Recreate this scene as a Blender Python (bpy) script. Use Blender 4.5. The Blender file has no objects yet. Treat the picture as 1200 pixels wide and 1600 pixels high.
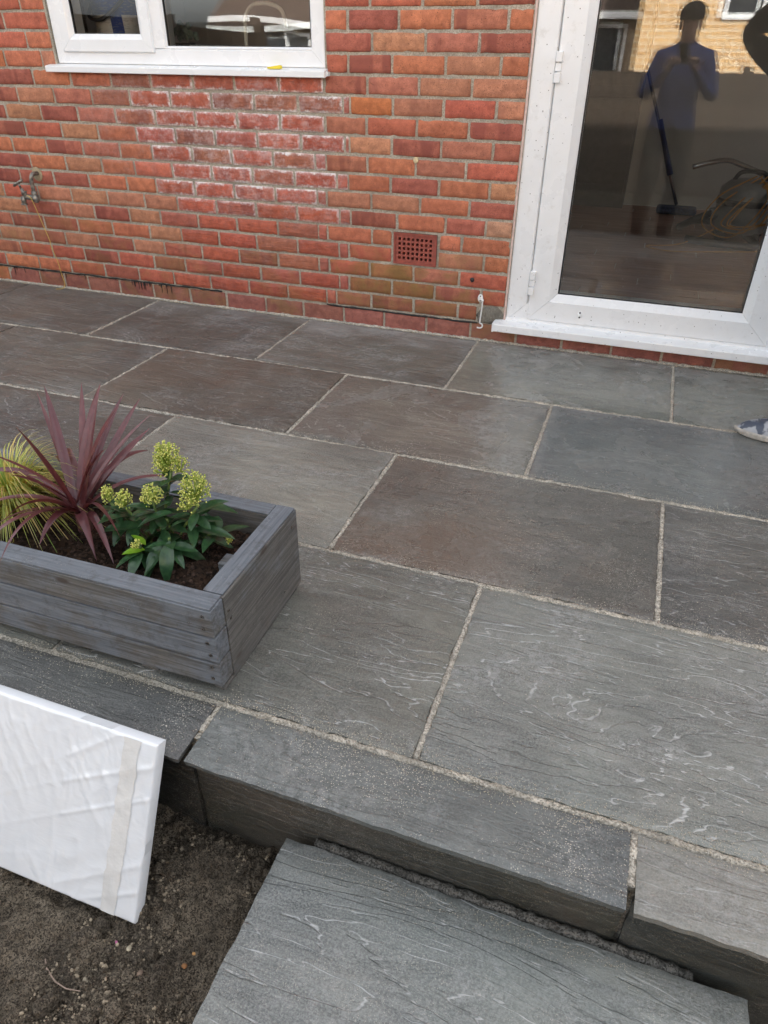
import bpy, bmesh, math, random
from mathutils import Vector, Matrix, noise
R = math.radians
rnd = random.Random(7)
scene = bpy.context.scene
col = scene.collection

# ------------------------------------------------------------------ camera, sky, sun, exposure
cam_d = bpy.data.cameras.new('camera'); cam = bpy.data.objects.new('camera', cam_d); col.objects.link(cam)
CAM = Vector((0.2803, -3.1995, 1.1524))
yaw, pit, rol = R(19.429), R(-33.535), R(-0.508)
M3 = Matrix.Rotation(yaw, 3, 'Z') @ Matrix.Rotation(pit, 3, 'X') @ Matrix.Rotation(rol, 3, 'Y')   # columns right, forward, up
m = Matrix.Identity(4)
for i in range(3):
    m[i][0] = M3[i][0]; m[i][1] = M3[i][2]; m[i][2] = -M3[i][1]; m[i][3] = CAM[i]
cam.matrix_world = m
cam_d.sensor_fit = 'VERTICAL'; cam_d.sensor_height = 24.0; cam_d.lens = 1094.8 / 1600 * 24.0
cam_d.clip_start = 0.005; cam_d.clip_end = 400
scene.camera = cam

SUN_EL, SUN_AZ = 36, 12          # sun stands behind the house, so the patio lies in open shade
w = bpy.data.worlds.new('World'); scene.world = w; w.use_nodes = True
wn = w.node_tree; wn.nodes.clear()
sky = wn.nodes.new('ShaderNodeTexSky'); sky.sky_type = 'NISHITA'; sky.sun_disc = False
sky.sun_elevation = R(SUN_EL); sky.sun_rotation = R(SUN_AZ); sky.air_density = 1.0; sky.dust_density = 5.0; sky.ozone_density = 0.6
bg = wn.nodes.new('ShaderNodeBackground'); bg.inputs[1].default_value = 0.15
wo = wn.nodes.new('ShaderNodeOutputWorld')
# broken white cloud over most of the sky, lit by the same sky
def wnode(ty, **k):
    nd = wn.nodes.new('ShaderNode' + ty)
    for a, v in k.items(): setattr(nd, a, v)
    return nd
tc = wnode('TexCoord'); mp_ = wnode('Mapping'); mp_.inputs['Scale'].default_value = (1, 1, 2.2); wn.links.new(tc.outputs['Generated'], mp_.inputs[0])
cn = wnode('TexNoise'); cn.inputs['Scale'].default_value = 2.1; cn.inputs['Detail'].default_value = 6; cn.inputs['Roughness'].default_value = .6; wn.links.new(mp_.outputs[0], cn.inputs['Vector'])
cr_ = wnode('MapRange'); cr_.inputs['From Min'].default_value = .34; cr_.inputs['From Max'].default_value = .56; cr_.inputs['To Min'].default_value = .35; cr_.inputs['To Max'].default_value = 1; wn.links.new(cn.outputs[0], cr_.inputs[0])
bw = wnode('RGBToBW'); wn.links.new(sky.outputs[0], bw.inputs[0])
cl = wnode('VectorMath', operation='SCALE'); cl.inputs[0].default_value = (1.61, 1.66, 1.695); wn.links.new(bw.outputs[0], cl.inputs['Scale'])
mx_ = wnode('Mix', data_type='RGBA'); wn.links.new(cr_.outputs[0], mx_.inputs[0]); wn.links.new(sky.outputs[0], mx_.inputs[6]); wn.links.new(cl.outputs[0], mx_.inputs[7])
wn.links.new(mx_.outputs[2], bg.inputs[0]); wn.links.new(bg.outputs[0], wo.inputs[0])
sd = bpy.data.lights.new('sun', 'SUN'); sd.energy = 4.6; sd.angle = R(0.53); sd.color = (1, .93, .82)
sun = bpy.data.objects.new('sun', sd); col.objects.link(sun)
sdir = Vector((math.sin(R(SUN_AZ)) * math.cos(R(SUN_EL)), math.cos(R(SUN_AZ)) * math.cos(R(SUN_EL)), math.sin(R(SUN_EL))))
sun.rotation_euler = sdir.to_track_quat('Z', 'Y').to_euler(); sun.location = sdir * 40
vs = scene.view_settings
vs.view_transform = 'Standard'; vs.look = 'None'; vs.exposure = 2.08; vs.gamma = 1; vs.use_curve_mapping = False
scene.cycles.max_bounces = 7; scene.cycles.diffuse_bounces = 3; scene.cycles.glossy_bounces = 3; scene.cycles.transparent_max_bounces = 12; scene.cycles.caustics_reflective = False; scene.cycles.adaptive_threshold = .018

# ------------------------------------------------------------------ helpers
def link(o, parent=None):
    col.objects.link(o)
    if parent is not None: o.parent = parent
    return o
def tag(o, label=None, cat=None, group=None, kind=None):
    if label: o['label'] = label
    if cat: o['category'] = cat
    if group: o['group'] = group
    if kind: o['kind'] = kind
    return o
def empty(name, loc=(0, 0, 0), rz=0, parent=None):
    o = bpy.data.objects.new(name, None); o.location = loc; o.rotation_euler = (0, 0, rz); o.empty_display_size = .05
    return link(o, parent)
class MB:
    def __init__(s): s.v = []; s.f = []; s.mi = []
    def add(s, vs, fs, mi=0):
        b = len(s.v); s.v += [tuple(p) for p in vs]; s.f += [tuple(b + i for i in f) for f in fs]; s.mi += [mi] * len(fs)
    def box(s, x0, x1, y0, y1, z0, z1, mi=0):
        s.add([(x0, y0, z0), (x1, y0, z0), (x1, y1, z0), (x0, y1, z0), (x0, y0, z1), (x1, y0, z1), (x1, y1, z1), (x0, y1, z1)],
              [(0, 3, 2, 1), (4, 5, 6, 7), (0, 1, 5, 4), (1, 2, 6, 5), (2, 3, 7, 6), (3, 0, 4, 7)], mi)
    def tube(s, pts, r, seg=8, caps=True, mi=0):
        pts = [Vector(p) for p in pts]; n = len(pts)
        rs = r if isinstance(r, (list, tuple)) else [r] * n
        up = Vector((.13, .21, .97)); vs = []; fs = []
        for i, p in enumerate(pts):
            t = (pts[min(i + 1, n - 1)] - pts[max(i - 1, 0)]).normalized()
            a = t.cross(up)
            if a.length < .05: a = t.cross(Vector((1, 0, 0)))
            a.normalize(); b = a.cross(t); up = b
            for k in range(seg):
                q = 2 * math.pi * k / seg; vs.append(p + (a * math.cos(q) + b * math.sin(q)) * rs[i])
        for i in range(n - 1):
            for k in range(seg):
                k2 = (k + 1) % seg; fs.append((i * seg + k, i * seg + k2, (i + 1) * seg + k2, (i + 1) * seg + k))
        if caps: fs.append(tuple(reversed(range(seg)))); fs.append(tuple(range((n - 1) * seg, n * seg)))
        s.add(vs, fs, mi)
    def lathe(s, prof, c=(0, 0, 0), seg=24, mi=0):
        c = Vector(c); vs = []; fs = []
        for r, z in prof:
            for k in range(seg):
                q = 2 * math.pi * k / seg; vs.append(c + Vector((r * math.cos(q), r * math.sin(q), z)))
        for i in range(len(prof) - 1):
            for k in range(seg):
                k2 = (k + 1) % seg; fs.append((i * seg + k, i * seg + k2, (i + 1) * seg + k2, (i + 1) * seg + k))
        s.add(vs, fs, mi)
    def ball(s, c, r, lat=6, lon=8, mi=0):
        c = Vector(c); r = Vector((r, r, r)) if not hasattr(r, '__len__') else Vector(r)
        vs = [c + Vector((0, 0, -r.z))]; fs = []
        for i in range(1, lat):
            a = math.pi * i / lat - math.pi / 2
            for k in range(lon):
                q = 2 * math.pi * k / lon; vs.append(c + Vector((r.x * math.cos(a) * math.cos(q), r.y * math.cos(a) * math.sin(q), r.z * math.sin(a))))
        vs.append(c + Vector((0, 0, r.z))); T = len(vs) - 1
        for k in range(lon):
            k2 = (k + 1) % lon; fs.append((0, 1 + k2, 1 + k)); fs.append((T, 1 + (lat - 2) * lon + k, 1 + (lat - 2) * lon + k2))
            for i in range(lat - 2): fs.append((1 + i * lon + k, 1 + i * lon + k2, 1 + (i + 1) * lon + k2, 1 + (i + 1) * lon + k))
        s.add(vs, fs, mi)
    def mesh(s, name, mats, smooth=False):
        me = bpy.data.meshes.new(name); me.from_pydata(s.v, [], s.f); me.update()
        for mm in (mats if isinstance(mats, (list, tuple)) else [mats]): me.materials.append(mm)
        me.polygons.foreach_set('material_index', s.mi)
        if smooth: me.polygons.foreach_set('use_smooth', [True] * len(s.f))
        return me
    def build(s, name, mats, parent=None, smooth=False, bevel=0, seg=2, loc=None, rz=0):
        me = s.mesh(name, mats, smooth)
        if bevel:
            bm = bmesh.new(); bm.from_mesh(me)
            bmesh.ops.bevel(bm, geom=[e for e in bm.edges if len(e.link_faces) == 2 and e.calc_face_angle() > .5], offset=bevel, segments=seg, affect='EDGES', profile=.5)
            bm.to_mesh(me); bm.free()
        o = bpy.data.objects.new(name, me)
        if loc is not None: o.location = loc
        o.rotation_euler.z = rz
        return link(o, parent)
def smooth_angle(o, a=40):
    me = o.data; me.polygons.foreach_set('use_smooth', [True] * len(me.polygons))
    bm = bmesh.new(); bm.from_mesh(me)
    for e in bm.edges:
        if len(e.link_faces) == 2 and e.calc_face_angle() > R(a): e.smooth = False
    bm.to_mesh(me); bm.free()
def face_color(me, cols):                       # one colour per face, stored on the mesh
    at = me.color_attributes.new('tint', 'FLOAT_COLOR', 'CORNER')
    buf = []
    for p in me.polygons:
        c = cols[p.index]; buf += list(c) * p.loop_total
    at.data.foreach_set('color', buf)
def curve_pts(ctrl, n=8):                       # Catmull-Rom through ctrl
    P = [Vector(c) for c in ctrl]; P = [P[0] * 2 - P[1]] + P + [P[-1] * 2 - P[-2]]; out = []
    for i in range(1, len(P) - 2):
        for k in range(n):
            t = k / n; a, b, c, d = P[i - 1:i + 3]
            out.append(.5 * ((2 * b) + (c - a) * t + (2 * a - 5 * b + 4 * c - d) * t * t + (3 * b - a - 3 * c + d) * t ** 3))
    out.append(P[-2]); return out

# ------------------------------------------------------------------ materials
class NB:
    def __init__(s, name):
        s.m = bpy.data.materials.new(name); s.m.use_nodes = True; s.t = s.m.node_tree; s.t.nodes.clear()
        s.out = s.t.nodes.new('ShaderNodeOutputMaterial')
    def n(s, ty, ins=None, **props):
        nd = s.t.nodes.new('ShaderNode' + ty)
        for k, v in props.items(): setattr(nd, k, v)
        for k, v in (ins or {}).items(): s.set(nd.inputs[k], v)
        return nd
    def set(s, sock, v):
        if isinstance(v, bpy.types.NodeSocket): s.t.links.new(v, sock)
        elif sock.type == 'RGBA' and hasattr(v, '__len__') and len(v) == 3: sock.default_value = (*v, 1)
        elif sock.type == 'RGBA' and not hasattr(v, '__len__'): sock.default_value = (v, v, v, 1)
        else: sock.default_value = v
    def co(s, kind='Object', scale=None, rnd_off=False, rot=None):
        c = s.n('TexCoord').outputs[kind]
        if rnd_off:
            r = s.n('ObjectInfo').outputs['Random']
            c = s.n('VectorMath', {0: c, 1: s.n('VectorMath', {0: s.vec(r), 1: (37.7, 91.3, 53.1)}, operation='MULTIPLY').outputs[0]}, operation='ADD').outputs[0]
        if scale or rot:
            c = s.n('Mapping', {'Vector': c, 'Scale': scale or (1, 1, 1), 'Rotation': rot or (0, 0, 0)}).outputs[0]
        return c
    def vec(s, f): return s.n('CombineXYZ', {0: f, 1: f, 2: f}).outputs[0]
    def noise(s, v, scale, detail=4, rough=.55, dist=0): return s.n('TexNoise', {'Vector': v, 'Scale': scale, 'Detail': detail, 'Roughness': rough, 'Distortion': dist}).outputs[0]
    def vor(s, v, scale, feature='F1', out='Distance', rand=1): return s.n('TexVoronoi', {'Vector': v, 'Scale': scale, 'Randomness': rand}, feature=feature).outputs[out]
    def math(s, op, a, b=0., c=0., clamp=False): return s.n('Math', {0: a, 1: b, 2: c}, operation=op, use_clamp=clamp).outputs[0]
    def mr(s, v, a, b, c=0., d=1., smooth=True): return s.n('MapRange', {'Value': v, 'From Min': a, 'From Max': b, 'To Min': c, 'To Max': d}, interpolation_type='SMOOTHSTEP' if smooth else 'LINEAR').outputs[0]
    def mix(s, f, a, b, blend='MIX'):
        nd = s.n('Mix', data_type='RGBA', blend_type=blend, clamp_factor=True)
        s.set(nd.inputs[0], f); s.set(nd.inputs[6], a); s.set(nd.inputs[7], b); return nd.outputs[2]
    def attr(s, name, ty='OBJECT', out='Fac'): return s.n('Attribute', attribute_type=ty, attribute_name=name).outputs[out]
    def objcol(s): return s.n('ObjectInfo').outputs['Color']
    def bump(s, h, strength=.5, dist=.002, normal=None):
        d = {'Height': h, 'Strength': strength, 'Distance': dist}
        if normal is not None: d['Normal'] = normal
        return s.n('Bump', d).outputs[0]
    def bsdf(s, **k):
        nd = s.n('BsdfPrincipled')
        for a, v in k.items(): s.set(nd.inputs[a.replace('_', ' ')], v)
        s.t.links.new(nd.outputs[0], s.out.inputs[0]); return s.m
def simple(name, c, rough=.6, var=.15, scale=30, metallic=0., spec=.5, bump=0., coat=0.):
    b = NB(name); co = b.co(); f = b.noise(co, scale, 5)
    c2 = tuple(x * (1 - var) for x in c); c3 = tuple(min(1, x * (1 + var)) for x in c)
    kw = {}
    if bump: kw['Normal'] = b.bump(b.noise(co, scale * 4, 4), .6, bump)
    return b.bsdf(Base_Color=b.mix(b.mr(f, .3, .7), c2, c3), Roughness=b.mr(f, .2, .8, max(.05, rough - .08), rough + .08), Metallic=metallic, Specular_IOR_Level=spec, Coat_Weight=coat, **kw)

def stone_mat(name):
    b = NB(name); raw = b.co(rnd_off=True); co = b.n('Mapping', {'Vector': raw, 'Scale': (1.35, 6.0, 2.0), 'Rotation': (0, 0, .05)}).outputs[0]
    base = b.objcol(); ledge = b.attr('ledge'); sheen = b.attr('wet')
    big = b.noise(co, .9, 5, .57, .55)                         # bedding planes split into ledges
    t = b.math('MULTIPLY', big, 15)
    f_ = b.math('FRACT', t); fl = b.math('FLOOR', t)
    ter = b.math('ADD', fl, b.mr(f_, .40, .60))
    def off(v): return b.n('VectorMath', {0: co, 1: v}, operation='ADD').outputs[0]
    gx_ = b.math('SUBTRACT', b.noise(off((.02, 0, 0)), .9, 5, .57, .55), big); gy_ = b.math('SUBTRACT', b.noise(off((0, .02, 0)), .9, 5, .57, .55), big)
    gr_ = b.math('SQRT', b.math('ADD', b.math('MULTIPLY', gx_, gx_), b.math('ADD', b.math('MULTIPLY', gy_, gy_), 1e-8)))
    dist_ = b.math('MULTIPLY', b.math('DIVIDE', b.math('ABSOLUTE', b.math('SUBTRACT', f_, .46)), gr_), .02 / 15)
    edge_ = b.math('MULTIPLY', b.mr(dist_, .0008, .0062, 1, 0), b.mr(gr_, .0006, .0022))
    mask = b.mr(b.noise(raw, 2.4, 3, .6), .30, .52)
    mask = b.math('MULTIPLY', mask, b.mr(b.noise(raw, 10, 4, .78), .35, .58))
    lines = b.math('MULTIPLY', b.math('MULTIPLY', edge_, mask), ledge, clamp=True)
    lev = b.n('TexWhiteNoise', {'W': b.math('ADD', fl, .5)}, noise_dimensions='1D').outputs[0]
    streak = b.noise(b.n('Mapping', {'Vector': raw, 'Scale': (6, 30, 6), 'Rotation': (0, 0, .05)}).outputs[0], 1, 5, .68, 1.1)
    fine = b.noise(raw, 240, 2, .7)
    patch = b.noise(raw, 4.2, 5, .6, .5)
    c = b.mix(b.mr(streak, .25, .75), b.mix(1, base, (.70, .70, .71), 'MULTIPLY'), b.mix(1, base, (1.30, 1.29, 1.27), 'MULTIPLY'))
    c = b.mix(b.math('MULTIPLY', ledge, .6), c, b.mix(1, c, b.mix(lev, (.80, .80, .82), (1.20, 1.19, 1.16)), 'MULTIPLY'))
    c = b.mix(b.math('MULTIPLY', b.mr(patch, .52, .72), .55), c, b.mix(1, base, (.62, .60, .58), 'MULTIPLY'))
    c = b.mix(1, c, b.mix(b.mr(b.noise(raw, 1.5, 3, .55), .35, .65), (.72, .73, .75), (1.26, 1.25, 1.20)), 'MULTIPLY')
    oxyz = b.n('SeparateXYZ', {0: b.co()}); ox = oxyz.outputs[0]
    c = b.mix(b.math('MULTIPLY', b.mr(b.math('SUBTRACT', b.noise(raw, 2.0, 5, .6), b.math('MULTIPLY', ox, .28)), .44, .62), b.attr('rust')), c, (.128, .098, .076))
    c = b.mix(b.math('MULTIPLY', b.mr(b.noise(raw, 1.9, 4, .55), .52, .7), .35), c, b.mix(1, base, (.98, 1.12, 1.08), 'MULTIPLY'))
    c = b.mix(b.mr(fine, .35, .68, .0, .55), c, b.mix(1, base, (1.75, 1.75, 1.72), 'MULTIPLY'))
    # pale bloom and dried sand left on the face
    bloom = b.math('MULTIPLY', b.mr(b.noise(raw, 4.2, 5, .72, .5), .46, .70), b.mr(b.noise(raw, 60, 3, .7), .35, .65))
    c = b.mix(b.math('MULTIPLY', bloom, b.attr('bloom')), c, (.42, .42, .41))
    hz_ = b.math('MULTIPLY', b.mr(b.math('ADD', oxyz.outputs[1], b.math('MULTIPLY', b.math('SUBTRACT', b.noise(raw, 3.4, 5, .65, .4), .5), .75)), .05, .34), b.attr('residue_sheen'))  # dried residue by the wall, plus pale sheen painted into the colour
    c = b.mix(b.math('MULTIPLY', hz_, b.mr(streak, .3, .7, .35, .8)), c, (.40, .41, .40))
    c = b.mix(b.math('MULTIPLY', lines, .72), c, (.50, .50, .49))  # dust on ledge edges, with the light they catch painted in
    gm = b.mr(b.noise(raw, 7, 5, .7), .40, .62)
    g = b.math('MULTIPLY', b.math('MULTIPLY', b.mr(b.vor(raw, 300), .22, .36, 1, 0), gm), b.mr(b.noise(raw, 150, 2), .44, .54))
    c = b.mix(b.math('MULTIPLY', g, b.attr('grit')), c, (.55, .50, .42))
    h = b.math('ADD', b.math('MULTIPLY', ter, b.math('ADD', .16, b.math('MULTIPLY', ledge, .34))), b.math('ADD', b.math('MULTIPLY', streak, .8), b.math('MULTIPLY', fine, .22)))
    ro = b.math('ADD', b.mr(patch, .36, .64, .24, .46), b.math('MULTIPLY', fine, .08))
    ro = b.math('SUBTRACT', ro, b.math('MULTIPLY', sheen, .20))
    ro = b.math('MAXIMUM', ro, .12)
    return b.bsdf(Base_Color=c, Roughness=ro, Specular_IOR_Level=b.math('ADD', .5, b.math('MULTIPLY', sheen, .4)), Normal=b.bump(h, b.math('SUBTRACT', .95, b.math('MULTIPLY', sheen, .62)), .0048))
def brick_mat(name, src):
    b = NB(name); raw = b.co(rnd_off=True) if src == 'obj' else b.co()
    base = b.objcol() if src == 'obj' else b.attr('tint', 'GEOMETRY', 'Color')
    mott = b.noise(raw, 28, 6, .65); fine = b.noise(raw, 330, 4, .7)
    c = b.mix(b.mr(mott, .3, .7), b.mix(1, base, (.74, .72, .72), 'MULTIPLY'), b.mix(1, base, (1.25, 1.30, 1.30), 'MULTIPLY'))
    c = b.mix(b.mr(fine, .36, .66, 0, .6), c, b.mix(1, base, (.62, .60, .60), 'MULTIPLY'))
    if src == 'obj':
        gx = b.n('Mapping', {'Vector': raw, 'Scale': (1, .02, .12)}).outputs[0]
        c = b.mix(b.math('MULTIPLY', b.mr(b.noise(gx, 11, 2), .52, .6), b.attr('band')), c, b.mix(1, base, (.58, .52, .58), 'MULTIPLY'))
    pits = b.math('MULTIPLY', b.mr(b.vor(raw, 170), .14, .34, 1, 0), b.mr(b.noise(raw, 38, 3, .7), .46, .60))
    c = b.mix(b.math('MULTIPLY', pits, .8), c, (.07, .04, .03))
    h = b.math('ADD', b.math('MULTIPLY', mott, .6), b.math('SUBTRACT', b.math('MULTIPLY', fine, .35), b.math('MULTIPLY', pits, .5)))
    if src == 'obj':
        e = b.attr('effl'); ge = b.n('SeparateXYZ', {0: b.co('Generated')})
        def edge(i, L): return b.math('MULTIPLY', b.math('MINIMUM', ge.outputs[i], b.math('SUBTRACT', 1, ge.outputs[i])), L)
        d = b.math('MINIMUM', edge(0, .215), edge(2, .065))
        wp = b.n('NewGeometry').outputs['Position']; drift = b.mr(b.noise(wp, 5.5, 4, .65), .32, .50); n1 = b.noise(raw, 24, 6, .75); n2 = b.noise(raw, 95, 5, .75)
        d2 = b.math('ADD', d, b.math('ADD', b.math('MULTIPLY', b.math('SUBTRACT', n1, .5), .055), b.math('MULTIPLY', b.math('SUBTRACT', n2, .5), .030)))
        crust = b.math('MULTIPLY', b.mr(d2, -.005, .012, 1, 0), b.math('MULTIPLY', b.mr(e, .05, .8), drift))
        film = b.math('MULTIPLY', b.math('MULTIPLY', b.mr(n1, .42, .72), b.math('MULTIPLY', e, drift)), .6)
        c = b.mix(film, c, (.66, .52, .50)); c = b.mix(b.math('MULTIPLY', crust, .96), c, (.86, .82, .81))
        c = b.mix(b.math('MULTIPLY', b.attr('moss'), b.mr(b.noise(raw, 14, 5, .6), .4, .62)), c, (.16, .12, .03))
        scratch = b.noise(b.n('Mapping', {'Vector': raw, 'Scale': (38, 6, 110), 'Rotation': (0, .5, 0)}).outputs[0], 1, 3, .6)
        h = b.math('ADD', h, b.math('MULTIPLY', b.math('MULTIPLY', scratch, b.attr('combed')), 1.6)); h = b.math('ADD', h, b.math('MULTIPLY', crust, .25))
    return b.bsdf(Base_Color=c, Roughness=b.math('SUBTRACT', .88, b.math('MULTIPLY', b.attr('combed'), .38)) if src == 'obj' else .88, Specular_IOR_Level=.4, Normal=b.bump(h, .95, .0035))
def gritty(name, c1, c2, scale=420, bump=.002, rough=.95, patch=None):
    b = NB(name); co = b.co(); f = b.noise(co, scale, 3, .75); v = b.vor(co, scale * .9, out='Color')
    g = b.n('SeparateColor', {0: v}).outputs[0]; p = b.noise(co, 9, 5, .65)
    c = b.mix(b.mr(b.math('ADD', b.math('MULTIPLY', g, .6), b.math('MULTIPLY', f, .4)), .2, .8), c1, c2)
    c = b.mix(b.mr(p, .4, .66, 0, .55), c, patch or tuple(x * .55 for x in c1))
    return b.bsdf(Base_Color=c, Roughness=rough, Specular_IOR_Level=.2, Normal=b.bump(b.math('ADD', f, b.math('MULTIPLY', p, 2)), .9, bump))
def upvc_mat(name, specks):
    b = NB(name); co = b.co(); d = b.noise(co, 6, 5, .6)
    c = b.mix(b.mr(d, .4, .75, 0, .22), (.83, .84, .85), (.66, .66, .64))
    if specks:
        r = b.n('SeparateColor', {0: b.vor(co, 75, out='Color')}).outputs[0]
        sp = b.math('MULTIPLY', b.mr(b.vor(co, 75), .10, .2, 1, 0), b.mr(r, .87, .92))
        sp2 = b.math('MULTIPLY', b.mr(b.vor(co, 31), .035, .07, 1, 0), 1)
        z = b.n('SeparateXYZ', {0: co}).outputs[2]
        c = b.mix(b.math('MULTIPLY', b.math('MAXIMUM', sp, sp2), .85), c, (.10, .085, .07))
        c = b.mix(b.math('MULTIPLY', b.mr(b.noise(co, 22, 6, .7), .55, .75), .25), c, (.45, .42, .36))
    return b.bsdf(Base_Color=c, Roughness=b.mr(d, .3, .7, .24, .36), Specular_IOR_Level=.5)
def wood_mat(name):
    b = NB(name); raw = b.co(rnd_off=True); g = b.n('Mapping', {'Vector': raw, 'Scale': (5, 130, 130)}).outputs[0]
    gr = b.noise(g, 1, 5, .7, .5); kn = b.noise(raw, 9, 5, .65); blue = b.attr('paint')
    wood = b.mix(b.mr(gr, .3, .7), (.085, .081, .076), (.175, .166, .152)); paint = b.mix(b.mr(gr, .25, .75), (.108, .119, .134), (.196, .213, .236))
    wear = b.math('ADD', b.math('MULTIPLY', b.math('SUBTRACT', b.math('ADD', b.math('MULTIPLY', kn, .65), b.math('MULTIPLY', gr, .35)), .5), 2.6), blue, clamp=True)
    c = b.mix(b.mr(wear, .3, .75), wood, paint)
    kd = b.vor(b.n('Mapping', {'Vector': raw, 'Scale': (2.2, 6, 6)}).outputs[0], 2.2)
    c = b.mix(b.mr(kd, .05, .12, .85, 0), c, (.06, .045, .035))
    c = b.mix(b.math('MULTIPLY', b.mr(b.noise(raw, 34, 5, .75), .50, .68), .5), c, (.075, .07, .064))
    sp = b.math('MULTIPLY', b.mr(b.vor(raw, 190), .08, .18, 1, 0), b.mr(b.noise(raw, 20, 3), .55, .62)); c = b.mix(b.math('MULTIPLY', sp, .7), c, (.45, .42, .36))
    return b.bsdf(Base_Color=c, Roughness=.72, Specular_IOR_Level=.3, Normal=b.bump(b.math('ADD', gr, b.math('MULTIPLY', kn, .4)), .7, .002))
def leaf_mat(name, c1, c2, rough=.4, trans=.25, attrname=None, stripes=False):
    b = NB(name); raw = b.co(); f = b.noise(raw, 60, 4)
    base = b.mix(b.mr(f, .3, .7), c1, c2)
    if attrname: base = b.mix(.9, base, b.attr(attrname, 'GEOMETRY', 'Color'))
    p = b.n('BsdfPrincipled', {'Base Color': base, 'Roughness': rough, 'Specular IOR Level': .5})
    tr = b.n('BsdfTranslucent', {'Color': b.mix(1, base, (1.3, 1.2, .8), 'MULTIPLY')})
    mx = b.n('MixShader', {0: trans, 1: p.outputs[0], 2: tr.outputs[0]}); b.t.links.new(mx.outputs[0], b.out.inputs[0]); return b.m
def glass_mat(name, ior=1.75):
    b = NB(name); co = b.co()
    fr = b.n('Fresnel', {'IOR': ior}).outputs[0]
    gl = b.n('BsdfGlossy', {'Color': (1, 1, 1, 1), 'Roughness': 0.0}); tr = b.n('BsdfTransparent', {'Color': (.90, .92, .91, 1)})
    mx = b.n('MixShader', {0: fr, 1: tr.outputs[0], 2: gl.outputs[0]})
    r = b.n('SeparateColor', {0: b.vor(co, 48, out='Color')}).outputs[0]           # dried splashes on the pane
    z = b.n('SeparateXYZ', {0: co}).outputs[2]
    sp = b.math('MULTIPLY', b.mr(b.vor(co, 48), .045, .09, 1, 0), b.mr(r, .35, .5)); sp = b.math('MULTIPLY', sp, b.mr(z, .75, .3))
    sm = b.math('MULTIPLY', b.math('MULTIPLY', b.mr(b.noise(co, 7, 6, .7, 1.2), .56, .8), .10), b.mr(z, 1.1, .5))
    df = b.n('BsdfDiffuse', {'Color': (.75, .75, .72, 1)})
    m2 = b.n('MixShader', {0: b.math('ADD', b.math('MULTIPLY', sp, .75), sm, clamp=True), 1: mx.outputs[0], 2: df.outputs[0]})
    b.t.links.new(m2.outputs[0], b.out.inputs[0]); return b.m
def wallbrick_far(name, c1, c2, mort):
    b = NB(name); co = b.co(); sx = b.n('SeparateXYZ', {0: co}); v = b.n('CombineXYZ', {0: sx.outputs[0], 1: sx.outputs[2], 2: 0.})
    bt = b.n('TexBrick', {'Vector': v.outputs[0], 'Color1': c1, 'Color2': c2, 'Mortar': mort, 'Scale': 1., 'Mortar Size': .014, 'Brick Width': .30, 'Row Height': .115})
    return b.bsdf(Base_Color=b.mix(b.mr(b.noise(co, 3, 5), .3, .7, 0, .4), bt.outputs[0], c2), Roughness=.9)

STONE = stone_mat('riven_sandstone'); BRICK = brick_mat('fired_brick', 'obj'); BRICKS = brick_mat('fired_brick_far', 'tint')
MORTAR = gritty('brick_mortar', (.32, .285, .23), (.52, .47, .385), 260, .0025, patch=(.24, .205, .16))
JOINT = gritty('sand_joint', (.27, .245, .20), (.72, .66, .56), 330, .004, patch=(.27, .25, .215))
SOILM = gritty('garden_soil', (.046, .036, .027), (.27, .22, .16), 430, .006, .72, patch=(.034, .028, .022))
COMPOST = gritty('compost', (.014, .009, .006), (.06, .035, .022), 170, .006)
UPVC = upvc_mat('white_upvc', False); UPVCD = upvc_mat('white_upvc_splashed', True)
WOOD = wood_mat('weathered_stained_timber'); GLASS = glass_mat('window_glass')
BLACK = simple('bitumen_and_hole_black', (.012, .011, .011), .55, .4, 60)
BLACKP = simple('black_plastic', (.018, .018, .02), .35, .2)
RUBBER = simple('black_gasket', (.02, .02, .022), .5, .2)
WHITEP = simple('white_enamel', (.78, .78, .76), .35, .08)
METAL = simple('tarnished_brass', (.21, .195, .17), .42, .55, 60, .55, bump=.0006)
STEEL = simple('zinc_screw', (.22, .2, .18), .4, .4, 200, .9)
SEAL = simple('sealant', (.62, .47, .42), .6, .15, 40)
TERRA = simple('terracotta', (.30, .072, .050), .7, .2, 60, bump=.0008)
STRING = simple('yellow_twine', (.55, .38, .10), .8, .2, 200)
YELLOW = simple('yellow_plastic', (.75, .60, .02), .4, .1)
GROUND = simple('bare_earth', (.050, .040, .028), .95, .5, 3, bump=.01)

# ------------------------------------------------------------------ ground
g = MB(); g.add([(-90, -90, -.36), (90, -90, -.36), (90, 90, -.36), (-90, 90, -.36)], [(0, 1, 2, 3)])
tag(g.build('ground', GROUND), kind='structure')

def soil_h(x, y):
    v = Vector((x, y, 0))
    h = -.292 + .020 * noise.fractal(v * 3.1, 1, 2, 4) + .022 * noise.fractal(v * 14, .9, 2, 4) + .011 * noise.fractal(v * 48, .75, 2.1, 4)
    h -= .014 * max(0, 1 - abs(y + 2.705) / .05)
    h += .030 * max(0, 1 - math.hypot((x + .33) / .14, (y + 2.56) / .08)) ** .7          # loose heap against the riser
    h -= .012 * max(0, 1 - math.hypot((x + .27) / .1, (y + 2.66) / .12))
    return h
def axis(a, b, dense0, dense1, fine, coarse):
    out = [a]
    while out[-1] < b: out.append(out[-1] + (fine if dense0 <= out[-1] < dense1 else coarse))
    return out
xs = axis(-2.6, 1.8, -.95, -.05, .0055, .05); ys = axis(-4.6, -2.46, -3.05, -2.46, .0055, .05)
s = MB(); s.v = [(x, y, soil_h(x, y)) for y in ys for x in xs]
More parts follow.
